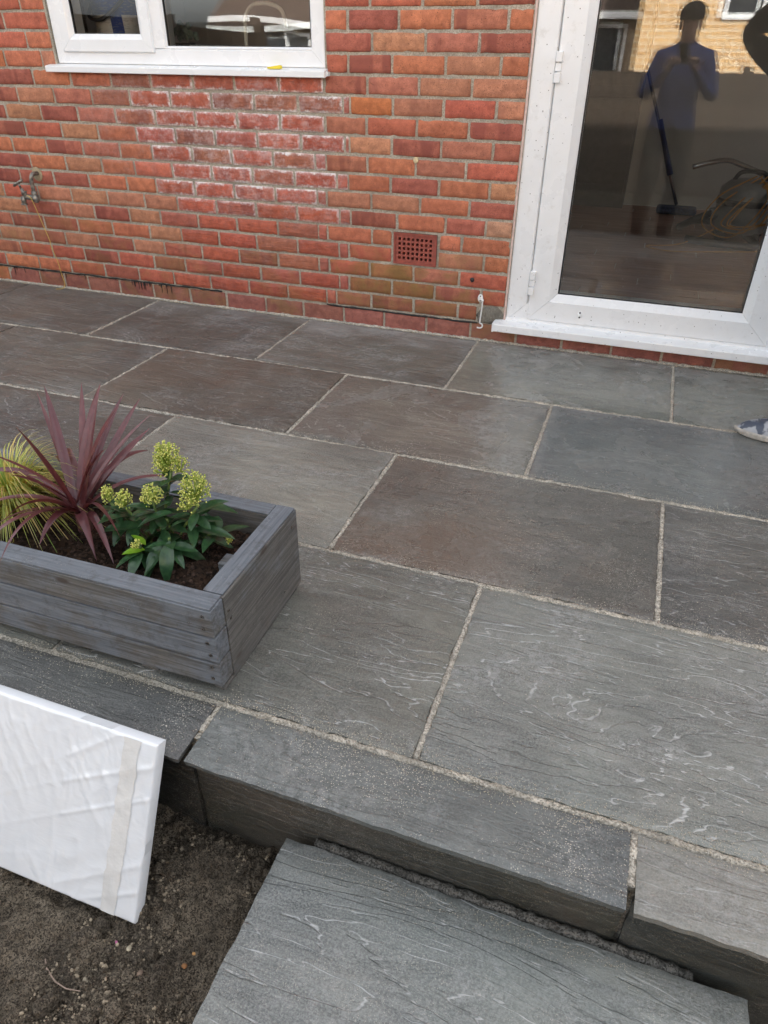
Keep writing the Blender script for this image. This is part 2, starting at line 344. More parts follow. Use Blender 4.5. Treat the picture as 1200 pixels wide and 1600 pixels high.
nx = len(xs); s.f = [(j * nx + i, j * nx + i + 1, (j + 1) * nx + i + 1, (j + 1) * nx + i) for j in range(len(ys) - 1) for i in range(nx - 1)]; s.mi = [0] * len(s.f)
tag(s.build('soil', SOILM, smooth=True), kind='structure')

# ------------------------------------------------------------------ patio
def riven(x, y, sd):
    v = Vector((x * 2.2 + sd * 7.3, y * 5.5 + sd * 3.1, sd * 1.7)); a = noise.fractal(v, .9, 2, 4)
    t = a * 4; ft = math.floor(t); q = t - ft; q = q * q * (3 - 2 * q)
    return .0007 * (ft + q * q) + .0008 * noise.noise(Vector((x * 1.3 + sd, y * 1.3, sd)))
def slab(name, x0, x1, y0, y1, ztop, th, sd, res, parent, color, ledge=.6, wet=0., rust=0., bloom=.3, grit=.5, residue_sheen=0., vertical=False, rz=0.):
    """a riven slab with hand-cut uneven edges, modelled about its own centre; x along its length"""
    L, W = x1 - x0, y1 - y0; nx = max(4, int(L / res)); ny = max(3, int(W / res)); mb = MB(); idx = {}
    for j in range(ny + 1):
        for i in range(nx + 1):
            u, v = i / nx, j / ny; x = -L / 2 + L * u; y = -W / 2 + W * v
            e = min(u * L, (1 - u) * L, v * W, (1 - v) * W); k = max(0, 1 - e / .012)
            wob = .0055 if name == 'paving_slab' else .0022
            dx = wob * noise.fractal(Vector((sd * 3, y * 16, 1)), .7, 2, 3) * (1 if u < .5 else -1) * max(0, 1 - min(u, 1 - u) * L / .03)
            dy = wob * noise.fractal(Vector((x * 16, sd * 5, 2)), .7, 2, 3) * (1 if v < .5 else -1) * max(0, 1 - min(v, 1 - v) * W / .03)
            z = riven(x, y, sd) - .0035 * k * k * (1 + .8 * noise.noise(Vector((x * 40, y * 40, sd))))
            idx[i, j] = len(mb.v); mb.v.append((x + dx, y + dy, z))
    for j in range(ny):
        for i in range(nx): mb.f.append((idx[i, j], idx[i + 1, j], idx[i + 1, j + 1], idx[i, j + 1]))
    ring = [(i, 0) for i in range(nx)] + [(nx, j) for j in range(ny)] + [(i, ny) for i in range(nx, 0, -1)] + [(0, j) for j in range(ny, 0, -1)]
    b0 = len(mb.v)
    for (i, j) in ring:
        p = mb.v[idx[i, j]]; mb.v.append((p[0] * (1 - .004 / L), p[1] * (1 - .004 / W), -th))
    n = len(ring)
    for k in range(n):
        a, c = idx[ring[k]], idx[ring[(k + 1) % n]]; mb.f.append((c, a, b0 + k, b0 + (k + 1) % n))
    mb.f.append(tuple(b0 + k for k in reversed(range(n)))); mb.mi = [0] * len(mb.f)
    o = mb.build(name, STONE, parent); smooth_angle(o, 50)
    o.location = ((x0 + x1) / 2, (y0 + y1) / 2, ztop); o.rotation_euler.z = rz
    if vertical: o.location = ((x0 + x1) / 2, vertical, ztop - (y1 - y0) / 2); o.rotation_euler = (R(90), 0, 0)
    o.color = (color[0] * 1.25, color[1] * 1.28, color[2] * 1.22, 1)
    for kk, vv in (('ledge', ledge), ('wet', wet), ('rust', rust), ('bloom', bloom), ('grit', grit), ('residue_sheen', residue_sheen)): o[kk] = float(vv)
    return o
pb = MB(); pb.box(-4.6, 2.6, -2.455, -.001, -.33, -.009)
patio = tag(pb.build('patio', JOINT), kind='structure')
G0 = (.090, .085, .080); GB = (.088, .078, .069); GL = (.150, .143, .132); GD = (.072, .070, .070); GN = (.105, .101, .094); GBL = (.105, .110, .112)
rows = [
 (-.012, -.6135, [(-3.9, -3.03, G0, {}), (-3.03, -2.151, G0, {}), (-2.151, -1.248, G0, dict(bloom=.6, residue_sheen=.5)), (-1.248, -.376, G0, dict(bloom=.65, residue_sheen=.75)),
                  (-.376, .4999, (.118, .120, .110), dict(wet=.9, ledge=.3, bloom=.8, residue_sheen=.8)), (.4999, 1.372, (.112, .116, .108), dict(wet=.8, ledge=.3, bloom=.6, residue_sheen=.6)), (1.372, 2.24, G0, {})]),
 (-.6135, -1.2035, [(-3.43, -2.56, G0, {}), (-2.56, -1.687, G0, {}), (-1.687, -.802, GB, dict(rust=.4, ledge=.5)), (-.802, .0597, GN, dict(wet=.85, bloom=.5)),
                  (.0597, .93, (.094, .097, .099), dict(wet=.85, ledge=.35, bloom=.3, grit=.25)), (.93, 1.8, GN, {})]),
 (-1.2035, -1.7864, [(-3.86, -2.99, G0, {}), (-2.99, -2.12, G0, {}), (-2.12, -1.249, (.078, .072, .068), {}), (-1.249, -.380, GL, dict(ledge=.25, bloom=.5)),
                  (-.380, .4841, (.092, .086, .080), dict(rust=.9, ledge=.12, bloom=.3, grit=.9, wet=.45)), (.4841, 1.355, (.082, .079, .077), dict(ledge=.7, grit=.7)), (1.355, 2.22, G0, {})]),
 (-1.7864, -2.361, [(-3.43, -2.56, GN, {}), (-2.56, -1.69, GN, {}), (-1.69, -.82, GN, {}), (-.82, .051, (.104, .102, .095), dict(ledge=.9, bloom=.35)),
                  (.051, .925, (.127, .128, .125), dict(ledge=1., bloom=.45)), (.925, 1.795, GN, {})]),
]
def fill_row(sl, c):                             # carry the bond on to both ends of the patio
    while sl[0][0] > -4.5: sl.insert(0, (max(-4.6, sl[0][0] - .87), sl[0][0], c, {}))
    while sl[-1][1] < 2.5: sl.append((sl[-1][1], min(2.6, sl[-1][1] + .87), c, {}))
    return sl
k = 0
for y1, y0, sl in rows:
    fill_row(sl, GN)
    for x0, x1, c, kw in sl:
        k += 1; near = y0 < -1.5 and -1 < x0 < 1
        jx = .0065; a = slab('paving_slab', x0 + jx, x1 - jx, y0 + .0075, y1 - .0075, rnd.uniform(-.0012, .0012), .03, k, .0085 if near else .017, patio, c, **kw)
for i, (x0, x1, c, kw) in enumerate(fill_row([(-2.98, -2.115, GD, {}), (-2.115, -1.246, GD, {}), (-1.246, -.3765, GD, dict(ledge=.1, grit=1.)), (-.3765, .463, (.076, .079, .081), dict(ledge=.06, bloom=.3, grit=1.)), (.463, 1.33, (.135, .13, .125), dict(ledge=.5, grit=.4)), (1.33, 2.2, GN, {})], GD)):
    slab('coping_slab', x0 + .0065, x1 - .0055, -2.513, -2.361 - .009, .0005, .018, 50 + i, .0085, patio, c, **kw)
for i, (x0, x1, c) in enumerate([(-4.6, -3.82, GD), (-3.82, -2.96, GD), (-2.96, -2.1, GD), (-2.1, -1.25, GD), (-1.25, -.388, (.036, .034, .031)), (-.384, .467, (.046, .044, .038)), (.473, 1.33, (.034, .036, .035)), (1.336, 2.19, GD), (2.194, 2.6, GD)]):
    slab('riser_slab', x0 + .002, x1 - .002, 0, .30, -.0195, .026, 70 + i, .012, patio, c, ledge=.15, rust=.5 if i == 5 else .1, bloom=.12, grit=.55, vertical=-2.472)
# front step
st = MB(); st.box(-.13, .64, -3.02, -2.53, -.36, -.196)
step = tag(st.build('garden_step', JOINT), kind='structure')
slab('step_slab', -.168, .684, -3.065, -2.499, -.165, .028, 91, .0085, step, (.134, .135, .134), ledge=1., bloom=.35, grit=.45)
# mortar fillet between step and riser, and loose sand lines along the joints
def fillet(name, pts, r, parent, mat, jit=.35, seg=7):
    mb = MB(); P = []; n = 0
    for a, b_ in zip(pts[:-1], pts[1:]):
        a, b_ = Vector(a), Vector(b_); n = max(2, int((b_ - a).length / .006))
        for i in range(n): P.append(a.lerp(b_, i / n))
    P.append(Vector(pts[-1])); P = [p + Vector((0, noise.noise(p * 60) * r * .3, noise.noise(p * 45) * r * .3)) for p in P]
    mb.tube(P, [r * (1 + jit * noise.fractal(p * 70, .8, 2, 3)) for p in P], seg); return mb.build(name, mat, parent, smooth=True)
fillet('mortar_fillet', [(-.11, -2.486, -.1805), (.46, -2.485, -.1795), (.60, -2.486, -.184)], .0122, step, gritty('grey_joint', (.06, .057, .05), (.24, .225, .20), 380, .003))
for x0, x1, y in ((-.37, 1.3, -2.361), (-1.2, 1.3, -1.7864), (-2.5, 1.2, -1.2035), (-2.9, 1.2, -.6135)):
    fillet('joint_sand', [(x0, y, -.0095), (x1, y, -.0095)], .0085, patio, JOINT, .3, 6)
for x, y0, y1 in ((.051, -2.35, -1.80), (-.380, -1.775, -1.215), (.4841, -1.775, -1.215), (-1.249, -1.7, -1.215), (.463, -2.47, -2.37), (-.3765, -2.44, -2.37), (.0597, -1.19, -.625), (-.802, -1.19, -.625), (-1.687, -1.19, -.625), (-.376, -.6, -.02), (.4999, -.6, -.02), (-1.248, -.6, -.02), (-2.151, -.6, -.02)):
    fillet('joint_sand', [(x, y0, -.0095), (x, y1, -.0095)], .0085, patio, JOINT, .3, 6)
fillet('joint_sand', [(-4, -.006, -.002), (.93, -.006, -.002)], .008, patio, JOINT, .5, 6)
# loose sand grains brushed out of the joints
gm = MB(); gcols = []
def grain(x, y, z, r):
    a = rnd.uniform(0, 6.28); v = [(x + r * math.cos(a), y + r * math.sin(a), z), (x + r * math.cos(a + 2.1), y + r * math.sin(a + 2.1), z), (x + r * math.cos(a + 4.2), y + r * math.sin(a + 4.2), z), (x, y, z + r * 1.3)]
    gm.add(v, [(0, 1, 3), (1, 2, 3), (2, 0, 3)])
for q in range(15000):
    if rnd.random() < .62:
        y = rnd.choice((-2.361, -1.7864, -1.2035, -2.361, -2.361)) + rnd.gauss(0, .02); x = rnd.uniform(-.9, 1.2)
    else:
        x = rnd.uniform(-1.6, 1.1); y = rnd.uniform(-2.5, -1.0)
        if noise.noise(Vector((x * 4, y * 4, 3))) < .08: continue
    if x < -.37 and -2.345 < y < -1.95: continue
    if y < -2.51: continue
    grain(x, y, .0006, rnd.uniform(.0006, .0016))
for q in range(700):
    x = rnd.uniform(-.1, .6); y = -2.51 - abs(rnd.gauss(0, .02)); grain(x, y, -.165, rnd.uniform(.0006, .0015))
tag(gm.build('sand_grains', simple('sand_grain', (.50, .45, .36), .9, .3, 300)), 'pale loose sand grains brushed along the paving joints', 'sand', kind='stuff')

# ------------------------------------------------------------------ house
house = tag(empty('house', (-.3, .12, 0)), 'red brick house wall with white window and white glazed door', 'house')
OFF = Vector((.3, -.12, 0))
def hpart(mb, name, mat, parent=None, **k):
    o = mb.build(name, mat, parent or house, **k)
    if parent is None: o.location = OFF
    return o
WX0, WX1, WZ0 = -2.52, -1.128, 1.062; DX0, DX1 = -.262, .935; TOP = 5.2
wall_m = MB(); F = .0035
for x0, x1, z0, z1 in ((-5, WX0, -.4, TOP), (WX0, WX1, -.4, WZ0), (WX0, WX1, 2.25, TOP), (WX1, -.813, -.4, TOP), (-.605, DX0, -.4, TOP), (-.813, -.605, -.4, .311), (-.813, -.605, .451, TOP), (DX0, DX1, -.4, .062), (DX0, DX1, 2.25, TOP), (DX1, 4, -.4, TOP)):
    wall_m.box(x0, x1, F, .27, z0, z1)
wall = hpart(wall_m, 'wall', MORTAR)
C, ZD = .075, .0825
PAL = dict(o=(.47, .150, .066), O=(.56, .175, .050), r=(.43, .105, .056), d=(.33, .092, .056), t=(.45, .200, .098), T=(.42, .235, .13), b=(.35, .125, .066), p=(.42, .145, .085), g=(.30, .130, .045), e=(.235, .088, .062),
           R=(.40, .084, .048), P=(.42, .105, .075), B=(.31, .105, .062), S=(.40, .11, .08))
LAY = {
 -1: ([-2.954, -2.782, -2.619, -2.409, -2.189, -1.959, -1.737, -1.506, -1.293, -1.071, -.857, -.641, -.422, -.205, .007, .228, .443, .659, .88], 'e' * 20, 1.10),
 0: ([-3.172, -2.938, -2.716, -2.488, -2.267, -2.045, -1.821, -1.594, -1.374, -1.159, -1.11, -.924, -.708, -.49], 'doordrRRRRSbbbd', -.395),
 1: ([-3.042, -2.82, -2.602, -2.377, -2.154, -1.961, -1.742, -1.52, -1.301, -1.088, -1.04, -.818, -.606, -.385], 'brrdrbPRPRSggbr', -.268),
 2: ([-3.163, -2.933, -2.708, -2.491, -2.266, -2.076, -1.849, -1.634, -1.415, -1.193, -1.142, -.932, -.713, -.494], 'ttbtdtPRBBSrgpr', -.268),
 3: ([-3.049, -2.829, -2.604, -2.381, -2.151, -1.958, -1.741, -1.528, -1.305, -1.086, -1.039, -.819, -.599, -.386], 'bbdootRRBRSr-to', -.268),
 4: ([-2.926, -2.699, -2.478, -2.26, -2.07, -1.85, -1.63, -1.406, -1.191, -1.146, -.92, -.819, -.599, -.492], 'tdtdtPRRBSoo-oo', -.268),
 5: ([-3.052, -2.823, -2.606, -2.376, -2.15, -1.957, -1.734, -1.516, -1.298, -1.079, -1.026, -.799, -.571, -.388], 'trttttRPRRSdodT', -.268),
 6: ([-2.917, -2.695, -2.472, -2.242, -2.066, -1.845, -1.625, -1.405, -1.189, -1.144, -.923, -.693, -.468], 'dddooRRPPSttod', -.268),
 7: ([-2.822, -2.596, -2.373, -2.176, -1.959, -1.739, -1.519, -1.301, -1.087, -1.034, -.832, -.61, -.385], 'dotorRPBRSodot', -.268),
 8: ([-2.914, -2.694, -2.47, -2.245, -2.061, -1.835, -1.62, -1.406, -1.191, -1.14, -.941, -.718, -.494], 'ooddoRBRBSbopr', -.268),
 9: ([-2.803, -2.577, -2.357, -2.133, -1.912, -1.698, -1.478, -1.259, -1.045, -1.026, -.828, -.608, -.385], 'drtoPBPPRStdpd', -.268),
 10: ([-2.901, -2.68, -2.458, -2.237, -2.012, -1.793, -1.573, -1.356, -1.137, -.944, -.718, -.492], 'dtdpBRRPRbrod', -.268),
 11: ([-2.801, -2.578, -2.354, -2.137, -1.915, -1.697, -1.478, -1.265, -1.051, -1.021, -.825, -.605, -.385], 'dtpBRRBBBSOtrt', -.268),
 12: ([-2.681, -2.456, -2.227, -2.008, -1.782, -1.571, -1.35, -1.137, -.939, -.713, -.492], 'dooBRRRRdptt', -.268),
 13: ([-2.602, -2.522, -1.126, -1.024, -.83, -.605, -.382], 'ot-rdoto', -.268),
 14: ([-2.668, -2.522, -1.126, -.918, -.692, -.474], 'ro-dtpd', -.268),
 15: ([-2.779, -2.522, -1.126, -1.024, -.805, -.587, -.367], 'dr-odobo', -.268),
 16: ([-2.661, -2.522, -1.126, -.926, -.708, -.491], 'ro-rrod', -.268),
}
def brick(x0, x1, k, code, seedz=0):
    z0 = ZD + C * k + .006; z1 = ZD + C * (k + 1) - .006
    if k == -1: z0 = -.03; z1 = ZD - .008
    L, H = x1 - x0, z1 - z0; mb = MB(); mb.box(-L / 2, L / 2, 0, .045, -H / 2, H / 2)
    me = mb.mesh('brick', BRICK); bm = bmesh.new(); bm.from_mesh(me)
    for v in bm.verts: v.co.x += rnd.uniform(-.0016, .0016); v.co.z += rnd.uniform(-.0014, .0014)
    nx_ = max(2, int(L / .024))
    bmesh.ops.subdivide_edges(bm, edges=[e for e in bm.edges if abs(e.verts[0].co.x - e.verts[1].co.x) > L * .5], cuts=nx_, use_grid_fill=True)
    bmesh.ops.subdivide_edges(bm, edges=[e for e in bm.edges if abs(e.verts[0].co.z - e.verts[1].co.z) > H * .5], cuts=2, use_grid_fill=True)
    bmesh.ops.bevel(bm, geom=[e for e in bm.edges if len(e.link_faces) == 2 and e.calc_face_angle() > .6], offset=rnd.uniform(.0020, .0036), segments=1, affect='EDGES', profile=.6)
    sx_ = x0 * 13.7 + k * 5.1
    for v in bm.verts:
        if v.co.y > .03: continue
        q = Vector((v.co.x * 55 + sx_, v.co.z * 55, k)); ed = 1.6 if (abs(v.co.x) > L / 2 - .006 or abs(v.co.z) > H / 2 - .006) else .5
        v.co.x += .0011 * ed * noise.noise(q); v.co.z += .0012 * ed * noise.noise(q + Vector((7, 3, 1))); v.co.y += .0007 * noise.noise(q + Vector((1, 9, 4)))
        if ed > 1 and noise.noise(q * .55 + Vector((3, 3, 3))) > .42: v.co.y += .0035; v.co.z *= .96
    bm.to_mesh(me); bm.free(); me.polygons.foreach_set('use_smooth', [True] * len(me.polygons))
    o = bpy.data.objects.new('brick', me); link(o, wall)
    o.location = ((x0 + x1) / 2, -rnd.uniform(.0, .0022) - (.001 if code in 'RPBS' else 0), (z0 + z1) / 2); o.rotation_euler = (rnd.uniform(-.008, .008), rnd.uniform(-.007, .007), rnd.uniform(-.008, .008))
    c = PAL[code]; g_ = sum(c) / 3; c = tuple(1.16 * (q_ * .76 + m_ * .24) for q_, m_ in zip(c, (.37, .092, .062) if code in 'RPBS' else (.42, .128, .072))); f = rnd.uniform(.88, 1.12); hue = rnd.uniform(.94, 1.06); o.color = (min(.8, c[0] * f), c[1] * f * hue * 1.06, c[2] * f * (1. if code in 'RPBS' else 1.2), 1)
    xm = (x0 + x1) / 2; new = code in 'RPBS'
    ef = 0
    if new: ef = {12: .75, 11: 1, 10: 1.05, 9: 1, 8: 1, 7: 1, 6: .85, 5: .45}.get(k, .14) * min(1, max(.25, (xm + 2.35) / .35)) * rnd.uniform(.8, 1.1)
    elif k >= 7 and -2.4 < xm < -1.9: ef = .22
    o['effl'] = float(ef); o['combed'] = 1. if new else .15; o['band'] = float(.75 if code in 'BdPb' and rnd.random() < .6 else (.35 if rnd.random() < .3 else 0))
    o['moss'] = float({3: .35, 2: .55, 1: .5, 0: .45}.get(k, 0) if -1.05 < xm < -.45 else (.3 if k in (0, 1, 2, 3) and rnd.random() < .35 else .4 if k == -1 and rnd.random() < .3 else 0))
    return o
far = MB(); fcol = []
def far_brick(x0, x1, k):
    z0 = ZD + C * k + .005; z1 = ZD + C * (k + 1) - .005; far.box(x0 + .005, x1 - .005, rnd.uniform(0, .002), .04, z0, z1)
    c = PAL[rnd.choice('oordtpb')]; f = rnd.uniform(.85, 1.12); fcol.extend([(c[0] * f, c[1] * f, c[2] * f, 1)] * 6)
for k, (P, code, end) in LAY.items():
    segs = [(P[0] - .225, P[0], code[0])] + [(P[i], (P[i + 1] if i + 1 < len(P) else end), code[i + 1]) for i in range(len(P))]
    for x0, x1, cd in segs:
        if cd == '-': continue
        gsz = .0035 if x1 - x0 < .07 else .006
        brick(x0 + gsz, x1 - gsz, k, cd)
    x = P[0] - .225
    while x > -3.35 and k < 6: brick(x - .22, x - .005, k, rnd.choice('ordtb')); x -= .225
    while x > -4.9: far_brick(x - .225, x, k); x -= .225
for k in range(17, 66):
    z = ZD + C * (k + .5); x = -4.95 + (.1125 if k % 2 else 0)
    while x < 3.9:
        x1 = x + .225
        for a, b_ in ((-5, WX0), (WX0, WX1), (WX1, DX0), (DX0, DX1), (DX1, 4)):
            p, q = max(x, a), min(x1, b_)
            if q - p > .03 and not (z < 2.3 and (a in (WX0, DX0))): far_brick(p, q, k)
        x = x1
for k in range(0, 17):
    x = .94 + (.1125 if k % 2 else 0); far_brick(.94, x, k) if k % 2 else None
    while x < 3.8: far_brick(x, x + .225, k); x += .225
fo = far.build('brick_courses', BRICKS, wall); face_color(fo.data, fcol); fo['kind'] = 'stuff'
# damp proof course: a ragged bitumen line with runs of tar
def dpc(x0, x1, zs, drips):
    mb = MB(); n = int((x1 - x0) / .012); P = []
    for i in range(n + 1):
        x = x0 + (x1 - x0) * i / n; P.append((x, -.0015 + .0015 * noise.noise(Vector((x * 30, 0, 0))), ZD + zs(x) + .0035 * noise.fractal(Vector((x * 9, 3, 1)), .8, 2, 4)))
    mb.tube(P, [.0042 * (1 + .75 * noise.fractal(Vector((p[0] * 22, 5, 2)), .8, 2, 4)) for p in P], 6)
    for (a, n_) in drips:
        for _ in range(n_):
            x = a + rnd.gauss(0, .05); l = rnd.uniform(.012, .05); mb.tube([(x, -.0022, ZD), (x + rnd.uniform(-.002, .002), -.0026, ZD - l * .5), (x, -.0022, ZD - l)], [.0022, .0016, .0008], 5)
    return mb.build('damp_course', BLACK, wall, smooth=True)
dpc(-4.2, -1.76, lambda x: .0, [(-2.28, 13), (-2.15, 5), (-2.75, 4), (-3.1, 4)])
dpc(-1.16, -.39, lambda x: -.0035 - .004 * (x + 1.16), [])
# air brick with recessed holes, their backs coloured black for the shade inside
av = MB(); x0, x1, z0, z1 = -.812, -.606, .312, .450
nxh, nzh = 8, 5; mx, mz = .018, .017; cw, ch = (x1 - x0 - 2 * mx) / nxh, (z1 - z0 - 2 * mz) / nzh; hw, hh = cw * .58, ch * .58
gx = [x0] + [v for i in range(nxh) for v in (x0 + mx + cw * (i + .5) - hw / 2, x0 + mx + cw * (i + .5) + hw / 2)] + [x1]
gz = [z0] + [v for j in range(nzh) for v in (z0 + mz + ch * (j + .5) - hh / 2, z0 + mz + ch * (j + .5) + hh / 2)] + [z1]
for j in range(len(gz) - 1):
    for i in range(len(gx) - 1):
        hole = i % 2 == 1 and j % 2 == 1; yy = .0 if not hole else .030; a, b_, c_, d_ = gx[i], gx[i + 1], gz[j], gz[j + 1]
        av.add([(a, yy, c_), (b_, yy, c_), (b_, yy, d_), (a, yy, d_)], [(0, 1, 2, 3)], 1 if hole else 0)
        if hole:
            for (p, q) in (((a, c_), (b_, c_)), ((b_, c_), (b_, d_)), ((b_, d_), (a, d_)), ((a, d_), (a, c_))):
                av.add([(p[0], 0, p[1]), (q[0], 0, q[1]), (q[0], yy, q[1]), (p[0], yy, p[1])], [(0, 3, 2, 1)])
for a in ((x0, x1, z0, z0 + .007), (x0, x1, z1 - .007, z1), (x0, x0 + .008, z0 + .007, z1 - .007), (x1 - .008, x1, z0 + .007, z1 - .007)): av.box(a[0], a[1], -.0045, -.0002, a[2], a[3])
av.box(x0, x1, .032, .05, z0, z1, 1)
hpart(av, 'air_brick', [TERRA, BLACK])
# mortar made good beside the door, filled plug hole, rusty plug
lump = MB(); lump.ball((-.332, .004, .118), (.062, .010, .042), 10, 14)
for i, v in enumerate(lump.v): p = Vector(v); lump.v[i] = tuple(p + Vector((.012, .003, .012)) * noise.fractal(p * 40, .8, 2, 3))
lump.build('mortar_patch', gritty('grey_mortar', (.17, .155, .13), (.28, .26, .22), 300, .002), wall, smooth=True)
pl = MB(); pl.ball((-.717, -.001, .750), (.012, .003, .013), 6, 12); pl.build('filled_plug', simple('filler', (.62, .50, .30), .8, .2, 120), wall, smooth=True)
pl = MB(); pl.ball((-.431, -.002, .272), (.010, .004, .011), 6, 10); pl.tube([(-.431, 0, .272), (-.429, -.018, .270)], .0045, 8); pl.build('wall_plug', BLACKP, wall, smooth=True)

# ---- window and door joinery
def mitre(parent, nm, x0, x1, z0, z1, prof, mat, top=True):
    """four mitred lengths of one plastic profile; prof = (inset, y) from outer edge to glass"""
    out = []; g_ = .0006
    for name, e0, e1, fn in ((nm + '_rail', x0, x1, lambda t, d: (t, z0 + d)), (nm + '_rail', x0, x1, lambda t, d: (t, z1 - d)), (nm + '_stile', z0, z1, lambda t, d: (x0 + d, t)), (nm + '_stile', z0, z1, lambda t, d: (x1 - d, t))):
        mb = MB(); vs_ = []
        for end in (0, 1):
            for d, y in prof:
                t = e0 + d + g_ if end == 0 else e1 - d - g_; q = fn(t, d); vs_.append((q[0], y, q[1]))
        n = len(prof); fs = [(i, i + 1, n + i + 1, n + i) for i in range(n - 1)] + [(n - 1, 0, n, 2 * n - 1)] + [tuple(range(n)), tuple(reversed(range(n, 2 * n)))]
        mb.add(vs_, fs); me_o = mb.build(name, mat, parent); bm = bmesh.new(); bm.from_mesh(me_o.data); bmesh.ops.recalc_face_normals(bm, faces=bm.faces); bm.to_mesh(me_o.data); bm.free(); out.append(me_o)
    return out
def pane(parent, x0, x1, z0, z1, y, name='pane', bow=0., tilt=0., yaw_=0., n=24):
    mb = MB()
    for j in range(n + 1):
        for i in range(n + 1):
            u, v = i / n, j / n; mb.v.append((x0 + (x1 - x0) * u, y + bow * math.sin(math.pi * u) * math.sin(math.pi * v) + tilt * (v - .5) + yaw_ * (u - .5), z0 + (z1 - z0) * v))
    mb.f = [(j * (n + 1) + i, j * (n + 1) + i + 1, (j + 1) * (n + 1) + i + 1, (j + 1) * (n + 1) + i) for j in range(n) for i in range(n)]; mb.mi = [0] * len(mb.f)
    return mb.build(name, GLASS, parent, smooth=True)
win = empty('window', OFF, 0, house)
mitre(win, 'frame', WX0 + .004, WX1 - .003, 1.078, 2.24, [(0, .10), (0, .016), (.003, .013), (.058, .013), (.062, .018), (.062, .10)], UPVC)
mb = MB(); mb.box(-1.972, -1.912, .013, .10, 1.141, 2.177); mb.build('mullion', UPVC, win, bevel=.003)
mitre(win, 'casement', -2.464, -1.965, 1.125, 2.19, [(0, .09), (0, .004), (.004, -.002), (.048, -.002), (.056, .004), (.070, .016), (.070, .09)], UPVC)
mitre(win, 'bead', -1.913, -1.185, 1.139, 2.177, [(0, .06), (0, .016), (.004, .014), (.012, .022), (.012, .06)], UPVC)
mitre(win, 'gasket', -2.395, -2.034, 1.194, 2.121, [(0, .03), (0, .017), (.004, .017), (.004, .03)], RUBBER)
mitre(win, 'gasket', -1.902, -1.196, 1.150, 2.166, [(0, .034), (0, .0225), (.004, .0225), (.004, .034)], RUBBER)
pane(win, -2.40, -2.03, 1.19, 2.13, .026, tilt=.002); pane(win, -1.905, -1.19, 1.145, 2.17, .030, bow=-.0018, tilt=.006); pane(win, -1.905, -1.19, 1.145, 2.17, .052, name='inner_pane', bow=.001, tilt=.005)
sl = MB(); P = [(.013, 1.0775), (-.036, 1.070), (-.041, 1.066), (-.041, 1.046), (-.036, 1.044), (.0, 1.052), (.013, 1.056)]; n = len(P)
sl.add([(-2.556, y, z) for y, z in P] + [(-1.116, y, z) for y, z in P], [(i, n + i, n + (i + 1) % n, (i + 1) % n) for i in range(n)] + [tuple(reversed(range(n))), tuple(range(n, 2 * n))])
sl.build('sill', UPVC, win)
mb = MB(); mb.box(-1.120, -1.108, -.02, .012, 1.05, 1.066); mb.build('sill_end_cap', UPVC, win, bevel=.001)
mb = MB(); mb.box(WX0, WX1, .10, .27, 1.064, 1.105); mb.build('inner_sill', WHITEP, win)
door = empty('door', OFF, 0, house)
mitre(door, 'frame', DX0, DX1, .100, 2.20, [(0, .09), (0, .012), (.003, .009), (.086, .009), (.090, .014), (.094, .026), (.094, .09)], UPVCD)
mitre(door, 'sash', -.1665, .8395, .1965 - .078, 2.1045, [(0, .09), (0, .010), (.004, .004), (.090, .004), (.098, .010), (.122, .026), (.124, .09)], UPVCD)
mitre(door, 'gasket', -.0435, .7185, .2385, 2.005, [(0, .04), (0, .0275), (.0045, .0275), (.0045, .04)], RUBBER)
pane(door, -.046, .722, .236, 2.01, .034); pane(door, -.046, .722, .236, 2.01, .058, name='inner_pane', yaw_=.0028, tilt=-.002)
th = MB(); P = [(.02, .118), (.006, .117), (.004, .106), (-.052, .099), (-.056, .095), (-.056, .066), (-.052, .063), (-.02, .066), (.02, .068)]; n = len(P)
th.add([(-.306, y, z) for y, z in P] + [(.975, y, z) for y, z in P], [(i, n + i, n + (i + 1) % n, (i + 1) % n) for i in range(n)] + [tuple(reversed(range(n))), tuple(range(n, 2 * n))])
th.build('threshold_sill', UPVCD, door)
mb = MB(); mb.box(-.311, -.304, -.058, .0, .062, .101); mb.build('sill_end_cap', UPVCD, door, bevel=.001)
for z in (1.095, .284):
    for dz, h in ((.034, .034), (0, .026), (-.034, .034)):
        mb = MB(); mb.box(-.171, -.148, -.014 if dz else -.006, .010, z + dz - h / 2, z + dz + h / 2); mb.build('hinge', UPVCD, door, bevel=.002)
mb = MB(); mb.ball((.067, .003, .166), (.011, .004, .017), 8, 14); mb.ball((.067, -.0005, .176), (.004, .002, .004), 5, 8, 1); mb.ball((.067, -.0005, .156), (.004, .002, .004), 5, 8, 1); mb.build('drain_cap', [UPVCD, BLACK], door, smooth=True)
mb = MB(); mb.box(-.2715, -.2625, .0, .008, .103, 2.20); mb.build('sealant_bead', SEAL, door, bevel=.0025)
